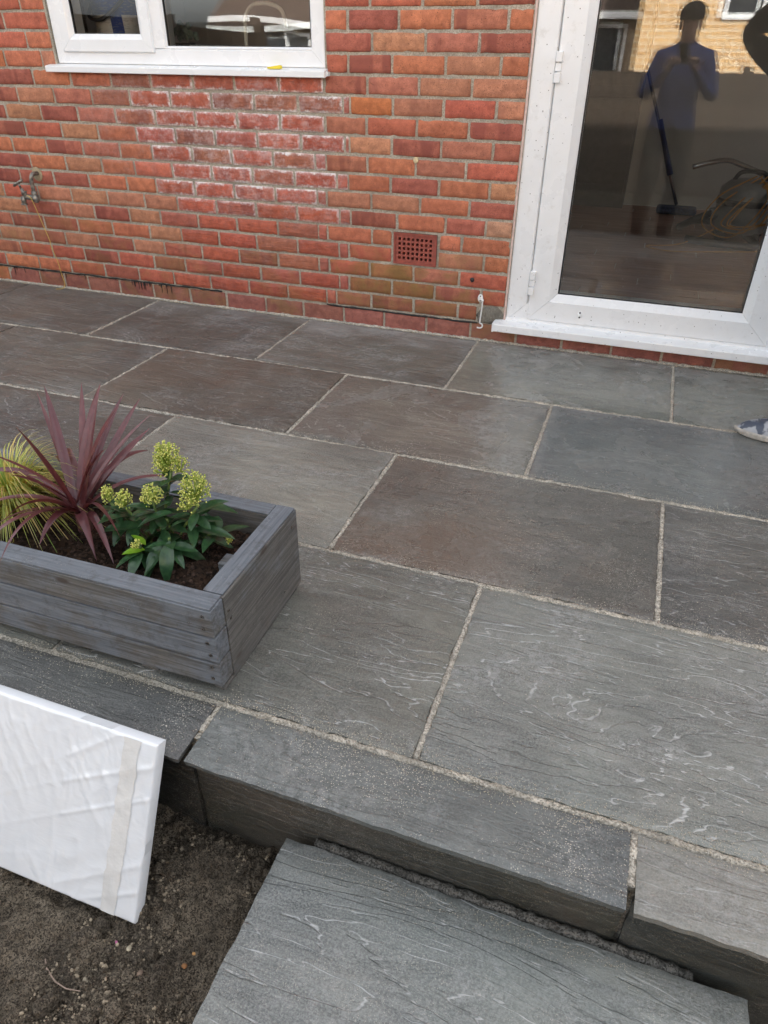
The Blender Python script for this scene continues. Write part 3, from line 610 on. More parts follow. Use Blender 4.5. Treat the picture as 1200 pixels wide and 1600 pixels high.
# rest of the house shell, roof
sh = MB()
for b_ in ((-5, -4.75, .27, 8, -.4, TOP), (3.75, 4, .27, 1.2, -.4, TOP), (3.75, 4, 2.9, 8, -.4, TOP), (3.75, 4, 1.2, 2.9, -.4, .9), (3.75, 4, 1.2, 2.9, 2.3, TOP), (-4.75, 3.75, 7.75, 8, -.4, TOP)): sh.box(*b_)  # opening in the right wall is added to let daylight into the room
hpart(sh, 'side_wall', wallbrick_far('house_brick', (.42, .14, .07), (.30, .09, .06), (.3, .27, .22)))
rf = MB(); rf.add([(-5.3, -.35, TOP - .1), (4.3, -.35, TOP - .1), (4.3, 4, 7.7), (-5.3, 4, 7.7), (4.3, 8.35, TOP - .1), (-5.3, 8.35, TOP - .1), (-5.3, -.35, TOP - .25), (4.3, -.35, TOP - .25), (4.3, 8.35, TOP - .25), (-5.3, 8.35, TOP - .25)],
                  [(0, 1, 2, 3), (3, 2, 4, 5), (6, 9, 8, 7), (0, 6, 7, 1), (5, 4, 8, 9), (1, 7, 8, 4, 2), (0, 3, 5, 9, 6)])
hpart(rf, 'roof', simple('roof_tile', (.10, .06, .045), .85, .3, 8))

# ------------------------------------------------------------------ room behind the glass
PAINT = simple('grey_wall_paint', (.46, .44, .41), .8, .05, 4)
rm = MB()
for b_ in ((-3.99, -3.9, .272, 3.40, 0, 2.5), (3.70, 3.749, .272, 1.2, 0, 2.5), (3.70, 3.749, 2.9, 3.40, 0, 2.5), (3.70, 3.749, 1.2, 2.9, 0, .9), (3.70, 3.749, 1.2, 2.9, 2.3, 2.5), (-3.9, 3.70, 3.30, 3.40, 0, 2.5), (-3.99, 3.749, .272, 3.40, 2.5, 2.6)): rm.box(*b_)  # right side keeps the same added daylight opening
tag(rm.build('room_wall', PAINT), kind='structure')
rfm = MB(); rfm.box(-3.9, 3.7, .10, 3.30, .02, .0955)
rfl = tag(rfm.build('room_floor', simple('grout', (.80, .76, .70), .9)), kind='structure')
TILE = NB('wood_look_tile'); _c = TILE.co(rnd_off=True, scale=(3, 40, 3)); _f = TILE.noise(_c, 1, 6, .65)
TILE = TILE.bsdf(Base_Color=TILE.mix(TILE.mr(_f, .3, .7), (.27, .125, .09), (.50, .28, .21)), Roughness=.45, Specular_IOR_Level=.5)
tm = MB(); tm.box(-.448, .448, -.0735, .0735, -.004, .0); tme = tm.mesh('floor_tile', TILE)
for j in range(21):
    y = .18 + .15 * j; xo = (-.9 + .45 * (j % 2) + .14 * (j % 3))
    for i in range(-1, 4):
        x = xo + .9 * i
        if -1.0 < x < 2.0 and y < 3.25: o = bpy.data.objects.new('floor_tile', tme); link(o, rfl); o.location = (min(x, 1.7), y, .1)
# kitchen unit against the back wall
CAB = simple('dark_grey_cabinet', (.10, .095, .09), .5, .1)
cu = tag(empty('kitchen_unit', (-.7, 3.1, .1)), 'dark grey panelled kitchen unit inside, against the back wall left of the mop', 'cabinet')
mb = MB(); mb.box(-.75, .75, -.02, .19, 0, 2.1); mb.build('carcass', CAB, cu)
for i in range(3):
    for z0, z1 in ((.10, .75), (.765, 2.08)):
        x = -.74 + i * .495; mb = MB(); mb.box(x, x + .485, -.042, -.021, z0, z1); d = mb.build('cabinet_door', CAB, cu, bevel=.002)
        for a in ((x, x + .07, z0, z1), (x + .415, x + .485, z0, z1), (x + .07, x + .415, z0, z0 + .07), (x + .07, x + .415, z1 - .07, z1)):
            mb = MB(); mb.box(a[0], a[1], -.052, -.043, a[2], a[3]); mb.build('door_rail', CAB, d, bevel=.0015)
# vacuum cleaner
GREYP = simple('grey_plastic', (.22, .22, .21), .4, .1); ORANGE = simple('orange_flex', (.50, .22, .03), .5, .1); CHROME = simple('chrome_tube', (.5, .5, .5), .2, .1, 20, 1.)
va = tag(empty('vacuum_cleaner', (.84, 2.2, .1)), 'grey tub vacuum cleaner with black lid and orange cable inside the room', 'vacuum cleaner')
mb = MB(); mb.lathe([(.0, .06), (.15, .06), (.165, .09), (.17, .22), (.172, .225), (.0, .225)]); mb.build('tub', GREYP, va, smooth=True)
mb = MB(); mb.lathe([(.176, .225), (.178, .25), (.174, .262), (0, .262)]); mb.build('clamp_band', BLACKP, va)
mb = MB(); mb.lathe([(.168, .262), (.165, .32), (.12, .36), (.06, .37), (0, .372)]); mb.build('motor_head', GREYP, va, smooth=True)
mb = MB(); mb.tube(curve_pts([(-.1, 0, .36), (-.06, 0, .41), (.06, 0, .41), (.1, 0, .36)], 5), .014); mb.build('carry_handle', BLACKP, va, smooth=True)
mb = MB(); mb.tube([(-.16, -.06, .17), (-.20, -.075, .17)], [.035, .03], 14); mb.build('inlet', GREYP, va, smooth=True)
for a in (.6, 2.4, 3.9, 5.4):
    mb = MB(); mb.tube([(.15 * math.cos(a), .15 * math.sin(a) - .012, .035), (.15 * math.cos(a), .15 * math.sin(a) + .012, .035)], .035, 14); mb.build('wheel', BLACKP, va)
mb = MB(); mb.tube(curve_pts([(-.19, -.075, .17), (-.3, -.1, .12), (-.36, .1, .04), (-.26, .36, .04), (-.05, .30, .035), (.1, -.3, .035), (-.1, -.34, .035), (-.32, -.25, .035)], 8), .023, 10); mb.build('hose', BLACKP, va, smooth=True)
mb = MB(); mb.tube(curve_pts([(-.365, -.03, .425), (-.28, -.02, .452), (-.17, 0, .470), (-.06, .02, .440), (.25, .08, .33), (.5, .12, .22)], 6), .016, 10); mb.build('steel_wand', CHROME, va, smooth=True)
mb = MB()
for q in range(5):
    pts = [(.02 + .03 * q, -.08, .40)] + [(-.18 + .05 * q * rnd.random(), -.16 - .02 * q, .28 - .03 * q), (-.24 + .06 * q, -.20, .12), (-.05 + .06 * q, -.22, .06 + .03 * q), (.10 + .02 * q, -.17, .27), (.05, -.06, .385)]
    mb.tube(curve_pts(pts, 7), .0045, 6)
mb.tube(curve_pts([(-.15, -.2, .1), (-.35, -.3, .01), (-.55, -.42, .008), (-.40, -.52, .008), (-.1, -.42, .008), (.2, -.3, .008)], 8), .0045, 6)
mb.build('power_cable', ORANGE, va, smooth=True)
mp = tag(empty('floor_mop', (.36, 3.0, .1)), 'long handled mop with dark blue head leaning at the back wall inside', 'mop')
mb = MB(); mb.tube([(.09, .02, .06), (-.32, .24, .955)], .012, 8); mb.build('handle', CHROME, mp, smooth=True)
mb = MB(); mb.tube([(.0, .06, .26), (-.06, .09, .40), (-.15, .13, .62)], [.022, .02, .016], 8); mb.build('grip', simple('blue_grip', (.02, .03, .10), .5), mp, smooth=True)
mb = MB(); mb.box(-.05, .24, -.08, .06, .004, .055); mb.build('head', simple('blue_cloth', (.03, .045, .10), .9, .4, 60), mp, bevel=.018)
# things on the kitchen window board
bu = tag(empty('paint_bucket', (-2.40, .36, 1.105)), 'white and blue paint bucket with black handle inside the small window', 'bucket')
BUCK = NB('printed_bucket'); _z = BUCK.n('SeparateXYZ', {0: BUCK.co()}); _x = _z.outputs[0]
_c = BUCK.mix(BUCK.math('GREATER_THAN', _z.outputs[2], .17), (.70, .71, .72), (.03, .07, .28)); _c = BUCK.mix(BUCK.mr(BUCK.math('ABSOLUTE', BUCK.math('SUBTRACT', _x, .06)), .022, .024, 1, 0), _c, (.03, .07, .28))
_c = BUCK.mix(BUCK.math('MULTIPLY', BUCK.mr(BUCK.noise(BUCK.co(scale=(40, 40, 160)), 1, 2), .55, .6), .35), _c, (.25, .27, .3)); BUCK = BUCK.bsdf(Base_Color=_c, Roughness=.35)
mb = MB(); mb.lathe([(0, 0), (.10, 0), (.105, .02), (.122, .28), (.127, .282), (.127, .30), (0, .30)]); mb.build('tub', BUCK, bu, smooth=True)
mb = MB(); mb.tube(curve_pts([(-.125, 0, .24), (-.09, -.10, .165), (0, -.135, .15), (.07, -.115, .19), (.10, -.075, .23)], 6), .0085, 8); mb.build('handle', BLACKP, bu, smooth=True)
su = tag(empty('potted_succulent', (-1.955, .235, 1.105)), 'grey green leafy potted plant inside on the window board', 'plant')
SUCC = leaf_mat('succulent_leaf', (.13, .20, .16), (.22, .30, .24), .6, .1)
mb = MB(); mb.lathe([(0, 0), (.045, 0), (.055, .06), (.05, .06), (.048, .055), (0, .055)]); mb.build('pot', BLACKP, su)
for q in range(46):
    a = rnd.uniform(0, 6.28); r = rnd.uniform(.0, .075); h = .075 + rnd.uniform(0, .075) * (1 - r / .1); mb = MB()
    mb.ball((0, 0, 0), (.013, .005, .016), 6, 8); o = mb.build('leaf', SUCC, su, smooth=True); o.location = (r * math.cos(a), r * math.sin(a) * .7, h); o.rotation_euler = (rnd.uniform(-.9, .9), rnd.uniform(-.6, .6), a)
bx = MB(); bx.box(-.085, .085, -.03, .03, 0, .05); o = bx.build('white_box', WHITEP, bevel=.002, loc=(-1.80, .20, 1.106)); tag(o, 'low white box inside on the window board beside the potted plant', 'box')
kt = tag(empty('kitchen_tap', (-1.69, .36, 1.0)), 'tall cream swan neck kitchen tap seen through the window', 'tap')
CREAM = simple('cream_enamel', (.75, .70, .60), .3, .05)
mb = MB(); mb.tube(curve_pts([(0, 0, .0), (0, 0, .22), (.015, 0, .285), (.06, 0, .315), (.13, 0, .317), (.19, 0, .295), (.21, 0, .25), (.212, 0, .225)], 6), .0085, 10); mb.build('spout', CREAM, kt, smooth=True)
mb = MB(); mb.lathe([(.025, 0), (.025, .04), (.018, .06), (0, .06)]); mb.build('base', CREAM, kt, smooth=True)
wk = MB(); wk.box(-3.6, -.6, .275, .88, .90, .998); tag(wk.build('worktop', simple('dark_worktop', (.06, .05, .045), .3)), kind='structure')

# ------------------------------------------------------------------ fittings on the wall
tp = tag(empty('garden_tap', (-2.80, -.001, .57)), 'old tarnished outdoor tap fixed to the brick wall below the window', 'tap')
mb = MB(); mb.ball((.005, -.001, .015), (.033, .006, .035), 8, 14); mb.build('mortar_collar', gritty('collar', (.35, .28, .18), (.45, .38, .26), 250), tp, smooth=True)
mb = MB(); mb.tube(curve_pts([(.012, .02, .015), (.012, -.025, .022), (.008, -.046, .012), (.002, -.05, -.02), (.002, -.05, -.085)], 6), .0105, 12); mb.tube([(.002, -.05, -.06), (.002, -.05, -.085)], .015, 12); mb.build('supply_pipe', METAL, tp, smooth=True)
mb = MB(); mb.ball((.003, -.05, -.095), (.020, .020, .024), 8, 12); mb.tube([(.003, -.05, -.095), (-.03, -.075, -.085), (-.046, -.083, -.092)], [.015, .014, .013], 10); mb.tube([(-.046, -.083, -.085), (-.048, -.086, -.118)], [.0145, .012], 12); mb.tube([(-.048, -.086, -.118), (-.048, -.086, -.124)], .0165, 12); mb.build('body', METAL, tp, smooth=True)
mb = MB(); mb.tube([(-.032, -.076, -.085), (-.050, -.080, -.045)], [.014, .008], 10); mb.tube([(-.038, -.077, -.07), (-.041, -.078, -.064)], .017, 8); mb.tube([(-.050, -.080, -.045), (-.059, -.081, -.022)], .0055, 8); mb.build('spindle', METAL, tp, smooth=True)
mb = MB(); mb.tube([(-.090, -.084, -.036), (-.060, -.081, -.020), (-.030, -.079, -.004)], [.006, .0075, .006], 8); mb.tube([(-.063, -.105, -.022), (-.060, -.081, -.020), (-.058, -.056, -.018)], [.0055, .007, .0055], 8); mb.build('cross_handle', METAL, tp, smooth=True)
sg = MB(); sg.tube(curve_pts([(-2.835, -.078, .482), (-2.82, -.082, .492), (-2.802, -.078, .478), (-2.795, -.07, .43), (-2.79, -.055, .35), (-2.778, -.045, .26), (-2.782, -.042, .235), (-2.768, -.035, .15), (-2.765, -.032, .08), (-2.755, -.035, .03), (-2.765, -.05, .006), (-2.80, -.065, .004)], 6), .0021, 6)
tag(sg.build('twine', STRING, smooth=True), 'thin yellow twine hanging from the outdoor tap to the paving', 'string')
hk = tag(empty('cabin_hook', (-.385, -.001, .194)), 'small white metal hook hanging on the brick beside the door', 'hook')
mb = MB(); mb.ball((0, -.0035, 0), (.013, .004, .019), 8, 16); mb.build('back_plate', WHITEP, hk, smooth=True)
mb = MB(); mb.ball((0, -.0075, .010), (.003, .002, .003), 5, 8); mb.ball((0, -.0075, -.011), (.003, .002, .003), 5, 8); mb.build('screw', BLACKP, hk, smooth=True)
mb = MB(); mb.tube(curve_pts([(.0, -.004, .0), (.004, -.016, -.002), (.014, -.018, -.004)], 5), .0035, 8); mb.ball((.014, -.018, -.005), .006, 6, 10); mb.build('eye', WHITEP, hk, smooth=True)
mb = MB(); mb.tube(curve_pts([(.014, -.018, -.006), (.012, -.015, -.05), (.008, -.012, -.10), (.009, -.012, -.112), (.019, -.012, -.117), (.021, -.012, -.128), (.012, -.012, -.136), (-.004, -.012, -.135)], 5), .0036, 8); mb.build('hook_arm', WHITEP, hk, smooth=True)
yc = MB(); yc.add([(-.03, -.012, 0), (.028, -.012, 0), (.03, .010, 0), (-.024, .010, 0), (-.03, -.012, .006), (.026, -.010, .014), (.03, .010, .012), (-.024, .010, .004)], [(0, 3, 2, 1), (4, 5, 6, 7), (0, 1, 5, 4), (1, 2, 6, 5), (2, 3, 7, 6), (3, 0, 4, 7)])
tag(yc.build('glazing_wedge', YELLOW, loc=(-1.355, -.018, 1.0735), rz=.08), 'small yellow plastic wedge lying on the white window sill', 'wedge')

# ------------------------------------------------------------------ wooden planter
plr = tag(empty('wooden_planter', (-.378, -2.343, 0), R(.6)), 'weathered blue grey timber planter standing on the patio edge', 'planter')
PLN, PW, PZ = 1.25, .39, .232; TH = .046
def plank(name, x0, x1, y0, y1, z0, z1, paint, bev=.002, wob=.0005):
    L = x1 - x0 if x1 - x0 > y1 - y0 else y1 - y0; along_x = x1 - x0 > y1 - y0
    mb = MB(); a, b_ = (x1 - x0, y1 - y0) if along_x else (y1 - y0, x1 - x0); n = 24
    vs_ = []
    for i in range(n + 1):
        t = -a / 2 + a * i / n
        for (yy, zz) in ((-b_ / 2, -(z1 - z0) / 2), (b_ / 2, -(z1 - z0) / 2), (b_ / 2, (z1 - z0) / 2), (-b_ / 2, (z1 - z0) / 2)):
            p = Vector((t * 8, yy * 30 + x0, zz * 30 + z0)); vs_.append((t, yy + wob * noise.noise(p), zz + wob * noise.noise(p + Vector((9, 9, 9)))))
    fs = [(i * 4 + k_, i * 4 + (k_ + 1) % 4, (i + 1) * 4 + (k_ + 1) % 4, (i + 1) * 4 + k_) for i in range(n) for k_ in range(4)] + [(3, 2, 1, 0), tuple(n * 4 + k_ for k_ in range(4))]
    mb.add(vs_, fs); o = mb.build(name, WOOD, plr, bevel=bev, seg=2)
    bm = bmesh.new(); bm.from_mesh(o.data); bmesh.ops.recalc_face_normals(bm, faces=bm.faces); bm.to_mesh(o.data); bm.free()
    o.location = ((x0 + x1) / 2, (y0 + y1) / 2, (z0 + z1) / 2)
    if not along_x: o.rotation_euler.z = R(90)
    o['paint'] = float(paint); return o
def screws(pl, pts, ax='y'):
    for p in pts:
        q = Vector(p) - pl.location; mb = MB(); d = Vector((0, 1, 0)) if ax == 'y' else Vector((-1, 0, 0)); p_ = Vector(p)
        mb.tube([p_ - d * .0012, p_ + d * .004], .0042, 10); mb.tube([p_ - d * .0014, p_ - d * .0010], .0016, 4, mi=1)
        me = mb.mesh('screw', [STEEL, BLACK]); o = bpy.data.objects.new('screw', me); link(o, pl); o.matrix_local = (Matrix.Translation(pl.location) @ pl.rotation_euler.to_matrix().to_4x4()).inverted()
for z0, z1, pt in ((.024, .088, .55), (.0925, .1585, .72), (.163, PZ - .0, .52)):
    f_ = plank('front_plank', -PLN, -.001, 0, TH, z0, z1, pt)
    screws(f_, [(-.022 + rnd.uniform(-.005, .005), -.0005, z0 + .02), (-.02 + rnd.uniform(-.005, .005), -.0005, z0 + .053)])
f_ = plank('end_board', -TH, 0, TH + .0015, PW, .012, PZ + .001, .30); screws(f_, [(.0005, .06, .19), (.0005, .065, .165), (.0005, .36, .2), (.0005, .3, .05)], 'x')
plank('back_plank', -PLN, -TH - .001, PW - TH, PW, .016, .12, .3); plank('back_plank', -PLN, -TH - .001, PW - TH, PW, .122, PZ - .001, .3)
plank('front_trim', -PLN + .002, -TH * .1, .003, TH + .004, PZ + .0005, PZ + .0045, .95, .001, .0008); plank('end_trim', -TH - .002, -.003, TH + .006, PW - .002, PZ + .002, PZ + .0055, .95, .001, .0008); plank('back_trim', -PLN, -TH - .004, PW - TH, PW - .002, PZ, PZ + .0045, .95, .001, .0008)
plank('end_board', -PLN - TH, -PLN - .001, .0, PW, .012, PZ + .001, .3)
plank('corner_post', -TH - .045, -TH - .002, .175, .215, .05, PZ - .028, .4)
plank('bearer', -.215, -.17, .012, PW - .02, .001, .0235, .1); plank('bearer', -.03, -.004, .012, PW - .02, .001, .0115, .1); plank('bearer', -.72, -.67, .02, PW - .02, .001, .0235, .1)
cm = MB(); xs = [(-PLN + .05) + i * .010 for i in range(int((PLN - .096) / .010) + 1)]; ys = [TH - .004 + j * .010 for j in range(31)]
def comp_h(x, y): return .168 + .012 * noise.fractal(Vector((x * 9, y * 9, 4)), .9, 2, 4) + .012 * noise.fractal(Vector((x * 40, y * 40, 4)), .8, 2, 4) + .03 * max(0, 1 - math.hypot(x + .15, y - .16) / .12)
cm.v = [(x, y, comp_h(x, y)) for y in ys for x in xs]; nx = len(xs); cm.f = [(j * nx + i, j * nx + i + 1, (j + 1) * nx + i + 1, (j + 1) * nx + i) for j in range(len(ys) - 1) for i in range(nx - 1)]; cm.mi = [0] * len(cm.f)
cm.build('compost', COMPOST, plr, smooth=True)
cr = MB()
for q in range(900):
    x, y = rnd.uniform(-PLN + .06, -.055), rnd.uniform(.05, .33); r = rnd.uniform(.0015, .006); cr.ball((x, y, comp_h(x, y)), (r, r * rnd.uniform(.6, 1.2), r * .8), 4, 5)
tag(cr.build('compost_crumbs', simple('compost_crumb', (.05, .028, .018), .95, .5, 90), plr), kind='stuff')

# ------------------------------------------------------------------ plants in the planter
def strap(mb_name, base, ctrl, tip, wid, mat, parent, loc, fold=.35, n=14, twist=0., tint=None):
    b0, c0, t0 = Vector(base), Vector(ctrl), Vector(tip); mb = MB(); pts = []
    for i in range(n + 1):
        t = i / n; pts.append(b0 * (1 - t) ** 2 + c0 * 2 * t * (1 - t) + t0 * t * t)
    for i, p in enumerate(pts):
        t = i / n; d = (pts[min(i + 1, n)] - pts[max(i - 1, 0)]).normalized()
        side = d.cross(Vector((0, 0, 1)))
        if side.length < .2: side = d.cross(Vector((.3, 1, 0)))
        side.normalize(); up = side.cross(d)
        side = side * math.cos(twist * t) + up * math.sin(twist * t); up = side.cross(d)
        w_ = wid * (.55 + .45 * min(1, t / .3)) * max(.03, (1 - t ** 3.2)) * .5
        for s_, f_ in ((-1, fold), (-.45, fold * .3), (0, 0), (.45, fold * .3), (1, fold)): mb.v.append(tuple(p - Vector(loc) + side * w_ * s_ + up * w_ * f_))
    for i in range(n):
        for k_ in range(4): mb.f.append((i * 5 + k_, i * 5 + k_ + 1, (i + 1) * 5 + k_ + 1, (i + 1) * 5 + k_))
    mb.mi = [0] * len(mb.f); return mb.build(mb_name, mat, parent, smooth=True)
CORD = NB('cordyline_leaf'); _r = CORD.n('ObjectInfo').outputs['Random']; _f = CORD.noise(CORD.co(), 45, 5, .6)
_c = CORD.mix(_r, (.10, .028, .034), (.20, .075, .075)); _c = CORD.mix(CORD.mr(_f, .3, .75, 0, .55), _c, (.055, .016, .022))
_p = CORD.n('BsdfPrincipled', {'Base Color': _c, 'Roughness': .34, 'Specular IOR Level': .6}); _t = CORD.n('BsdfTranslucent', {'Color': (.30, .05, .04, 1)})
_m = CORD.n('MixShader', {0: .14, 1: _p.outputs[0], 2: _t.outputs[0]}); CORD.t.links.new(_m.outputs[0], CORD.out.inputs[0]); CORD = CORD.m
CB = Vector((-.868, -2.125, .175))
cord = tag(empty('cordyline', CB), 'spiky purple red strap leaved plant in the middle of the planter', 'plant')
mb = MB(); mb.tube([(0, 0, -.03), (0, 0, .05)], [.02, .014], 10); mb.build('stem', simple('cord_stem', (.12, .05, .04), .8), cord, smooth=True)
TIPS = [(-.736, -2.07, .495), (-.911, -1.846, .405), (-.960, -1.93, .46), (-1.05, -1.96, .45), (-1.08, -1.96, .43), (-.88, -2.22, .49), (-.95, -2.24, .42), (-.850, -1.95, .35), (-.79, -1.92, .36), (-.80, -1.93, .30),
        (-.815, -2.408, .285), (-.661, -2.234, .268), (-.696, -2.236, .190), (-.737, -2.242, .190), (-.844, -2.285, .235), (-.88, -2.32, .315), (-.90, -2.25, .385), (-1.062, -1.988, .265), (-.86, -1.85, .40),
        (-.70, -1.93, .235), (-.785, -2.084, .388), (-.93, -1.90, .45), (-1.014, -1.976, .291), (-1.03, -2.26, .27), (-1.10, -2.16, .30), (-.98, -2.33, .235), (-.93, -2.36, .25), (-.75, -1.95, .42), (-.83, -2.03, .47)]
for i, tpt in enumerate(TIPS):
    t_ = Vector(tpt); a = rnd.uniform(0, 6.28); b_ = CB + Vector((.010 * math.cos(a), .010 * math.sin(a), .035 + .02 * rnd.random()))
    hor = math.hypot(t_.x - CB.x, t_.y - CB.y); up = max(0, t_.z - b_.z)
    c_ = b_.lerp(t_, .5) + Vector((0, 0, .035 + (.05 if up < .12 else .0) * hor / .2)) + Vector((rnd.uniform(-.012, .012), rnd.uniform(-.012, .012), 0))
    strap('leaf', b_, c_, t_, rnd.uniform(.015, .026) * (.8 if i in (18,) else 1), CORD, cord, CB, fold=rnd.uniform(.2, .5), twist=rnd.uniform(-.9, .9))
# sedge: several hundred arching blades nobody could count
SB = Vector((-1.075, -2.13, .175))
sedge = tag(empty('sedge_grass', SB), 'tuft of yellow green striped grass at the left of the planter', 'plant')
SEDGE = leaf_mat('sedge_blade', (.5, .5, .14), (.55, .52, .2), .45, .3, 'tint')
mb = MB(); tc = []
for q in range(760):
    a = rnd.uniform(0, 6.283); L = rnd.uniform(.12, .25); lean = rnd.uniform(.3, 1.0); d = Vector((math.cos(a), math.sin(a), 0)); r0 = rnd.uniform(0, .03)
    b_ = d * r0 + Vector((0, 0, -.01)); h = L * (1.0 - .38 * lean)
    c_ = b_ + d * L * .30 * lean + Vector((0, 0, h * 1.15)); t_ = b_ + d * L * (.35 + .75 * lean) + Vector((0, 0, h * .95 - L * .75 * lean ** 2)); t_.z = max(t_.z, .012)
    side = d.cross(Vector((0, 0, 1))); wd = rnd.uniform(.0013, .0026); n = 7; base = len(mb.v)
    u_ = rnd.random(); cc = (.56, .52, .20) if u_ < .5 else ((.44, .46, .10) if u_ < .8 else (.22, .30, .06)); cc = tuple(min(.9, x * rnd.uniform(.95, 1.4)) for x in cc)
    for i in range(n + 1):
        t = i / n; p = b_ * (1 - t) ** 2 + c_ * 2 * t * (1 - t) + t_ * t * t; w_ = wd * (1 - .85 * t ** 2); k_ = side * math.cos(q) * .3 + side
        mb.v.append(tuple(p - side * w_)); mb.v.append(tuple(p + side * w_ + Vector((0, 0, w_ * .6))))
    for i in range(n): mb.f.append((base + 2 * i, base + 2 * i + 1, base + 2 * i + 3, base + 2 * i + 2)); tc.append((*cc, 1))
mb.mi = [0] * len(mb.f); o = mb.build('blades', SEDGE, sedge, smooth=True); face_color(o.data, tc); o['kind'] = 'stuff'
# skimmia
KB = Vector((-.63, -2.135, .175))
skim = tag(empty('skimmia', KB), 'dark green shrub with pale yellow bead flower heads at the planter end', 'plant')
SK = leaf_mat('skimmia_leaf', (.020, .058, .024), (.045, .105, .040), .28, .14); SKL = leaf_mat('young_leaf', (.20, .42, .02), (.30, .50, .04), .4, .3)
STEMM = simple('green_stem', (.10, .15, .035), .6, .3); BEAD = simple('flower_bead', (.62, .62, .16), .55, .25, 150); BEADG = simple('green_bead', (.33, .42, .07), .55, .25, 150)
def oval(mb, L, W, bend):
    n = 8
    for i in range(n + 1):
        t = i / n; w_ = W * .5 * math.sin(math.pi * min(1, t ** .85)) ** .8 if 0 < t < 1 else .0004; x = L * t; z = -bend * t * t
        for s_ in (-1, -.5, 0, .5, 1): mb.v.append((x, w_ * s_, z + abs(s_) * w_ * .28))
    mb.f = [(i * 5 + k_, (i + 1) * 5 + k_, (i + 1) * 5 + k_ + 1, i * 5 + k_ + 1) for i in range(n) for k_ in range(4)]; mb.mi = [0] * len(mb.f)
leaf_me = []
for L, W, bd in ((.085, .030, .016), (.070, .026, .008), (.095, .034, .028), (.060, .026, .004)):
    mb = MB(); oval(mb, L, W, bd); leaf_me.append(mb.mesh('leaf', SK, True))
mb = MB(); oval(mb, .05, .026, .01); young = mb.mesh('young_leaf', SKL, True)
def put_leaf(me, p, az, el, roll_=0., sc=1.):
    o = bpy.data.objects.new(me.name.split('.')[0], me); link(o, skim); o.location = Vector(p) - KB; o.scale = (sc,) * 3
    o.rotation_euler = (Matrix.Rotation(az, 3, 'Z') @ Matrix.Rotation(-el, 3, 'Y') @ Matrix.Rotation(roll_, 3, 'X')).to_euler()
HEADS = [((-.625, -2.08, .395), .030, .040, 190), ((-.605, -2.07, .37), .024, .026, 90), ((-.645, -2.075, .36), .024, .026, 90), ((-.535, -2.12, .352), .034, .046, 250), ((-.552, -2.13, .315), .024, .02, 60), ((-.635, -2.14, .328), .024, .026, 120), ((-.655, -2.14, .308), .016, .016, 40), ((-.706, -2.15, .305), .019, .027, 90), ((-.758, -2.14, .300), .015, .030, 75), ((-.650, -2.205, .232), .011, .014, 35), ((-.480, -2.10, .217), .009, .012, 16)]
ico = MB(); ico.ball((0, 0, 0), 1, 3, 5)
for (c, rx, rz_, nb) in HEADS:
    mb = MB(); c = Vector(c)
    for q in range(int(nb * 1.7)):
        d = Vector((rnd.gauss(0, 1), rnd.gauss(0, 1), rnd.gauss(0, 1))).normalized()
        if d.z < -.55: d.z *= -.6
        rr = rnd.uniform(.72, 1.06); p = c + Vector((d.x * rx * rr, d.y * rx * rr, d.z * rz_ * rr)); r = rnd.uniform(.0012, .0023); k_ = len(mb.v); mi = 0 if rnd.random() < .72 else 1
        mb.add([tuple(Vector(v) * r + p - KB) for v in ico.v], ico.f, mi)
        if q % 4 == 0: mb.tube([c - KB - Vector((0, 0, rz_ * .6)), p - KB], .0008, 4, False, 1)
    mb.build('flower_head', [BEAD, BEADG], skim, smooth=True)
STEMS = [((-.62, -2.08, .35), 0), ((-.535, -2.12, .30), 1), ((-.636, -2.14, .30), 2), ((-.706, -2.15, .275), 3), ((-.757, -2.14, .27), 4), ((-.65, -2.20, .215), 5), ((-.57, -2.19, .25), 6), ((-.50, -2.11, .235), 7), ((-.60, -2.15, .27), 8)]
for (t_, k_) in STEMS:
    t_ = Vector(t_); b_ = KB + Vector((rnd.uniform(-.02, .03), rnd.uniform(-.02, .02), -.02)); mb = MB(); mid = b_.lerp(t_, .5) + Vector((rnd.uniform(-.01, .01), rnd.uniform(-.01, .01), .01))
    mb.tube([p - KB for p in curve_pts([b_, mid, t_ + Vector((0, 0, .01))], 5)], .0032, 7); mb.build('stem', STEMM, skim, smooth=True)
    n = 12; a0 = rnd.uniform(0, 6.28)
    for i in range(n):
        a = a0 + i * 2.4; q = t_.lerp(b_, .06 + .07 * (i // 3) * rnd.uniform(.7, 1.2)); put_leaf(leaf_me[rnd.randrange(4)], q, a, rnd.uniform(-.25, .75) - .3 * (i // 5), rnd.uniform(-.3, .3), rnd.uniform(.72, 1.0))
for (p, az, el, sc) in (((-.57, -2.19, .255), -1.35, -.75, 1.0), ((-.60, -2.18, .235), -1.75, -.55, .9), ((-.55, -2.13, .25), .15, .15, 1.0), ((-.56, -2.10, .29), .35, .1, 1.0), ((-.66, -2.165, .25), 3.35, .05, 1.2), ((-.58, -2.15, .30), 3.6, -.1, .9)): put_leaf(leaf_me[2], p, az, el, 0, sc)
put_leaf(young, (-.638, -2.195, .215), 3.7, .1, 0, 1.0); put_leaf(young, (-.638, -2.19, .225), 3.0, .6, .3, .8)

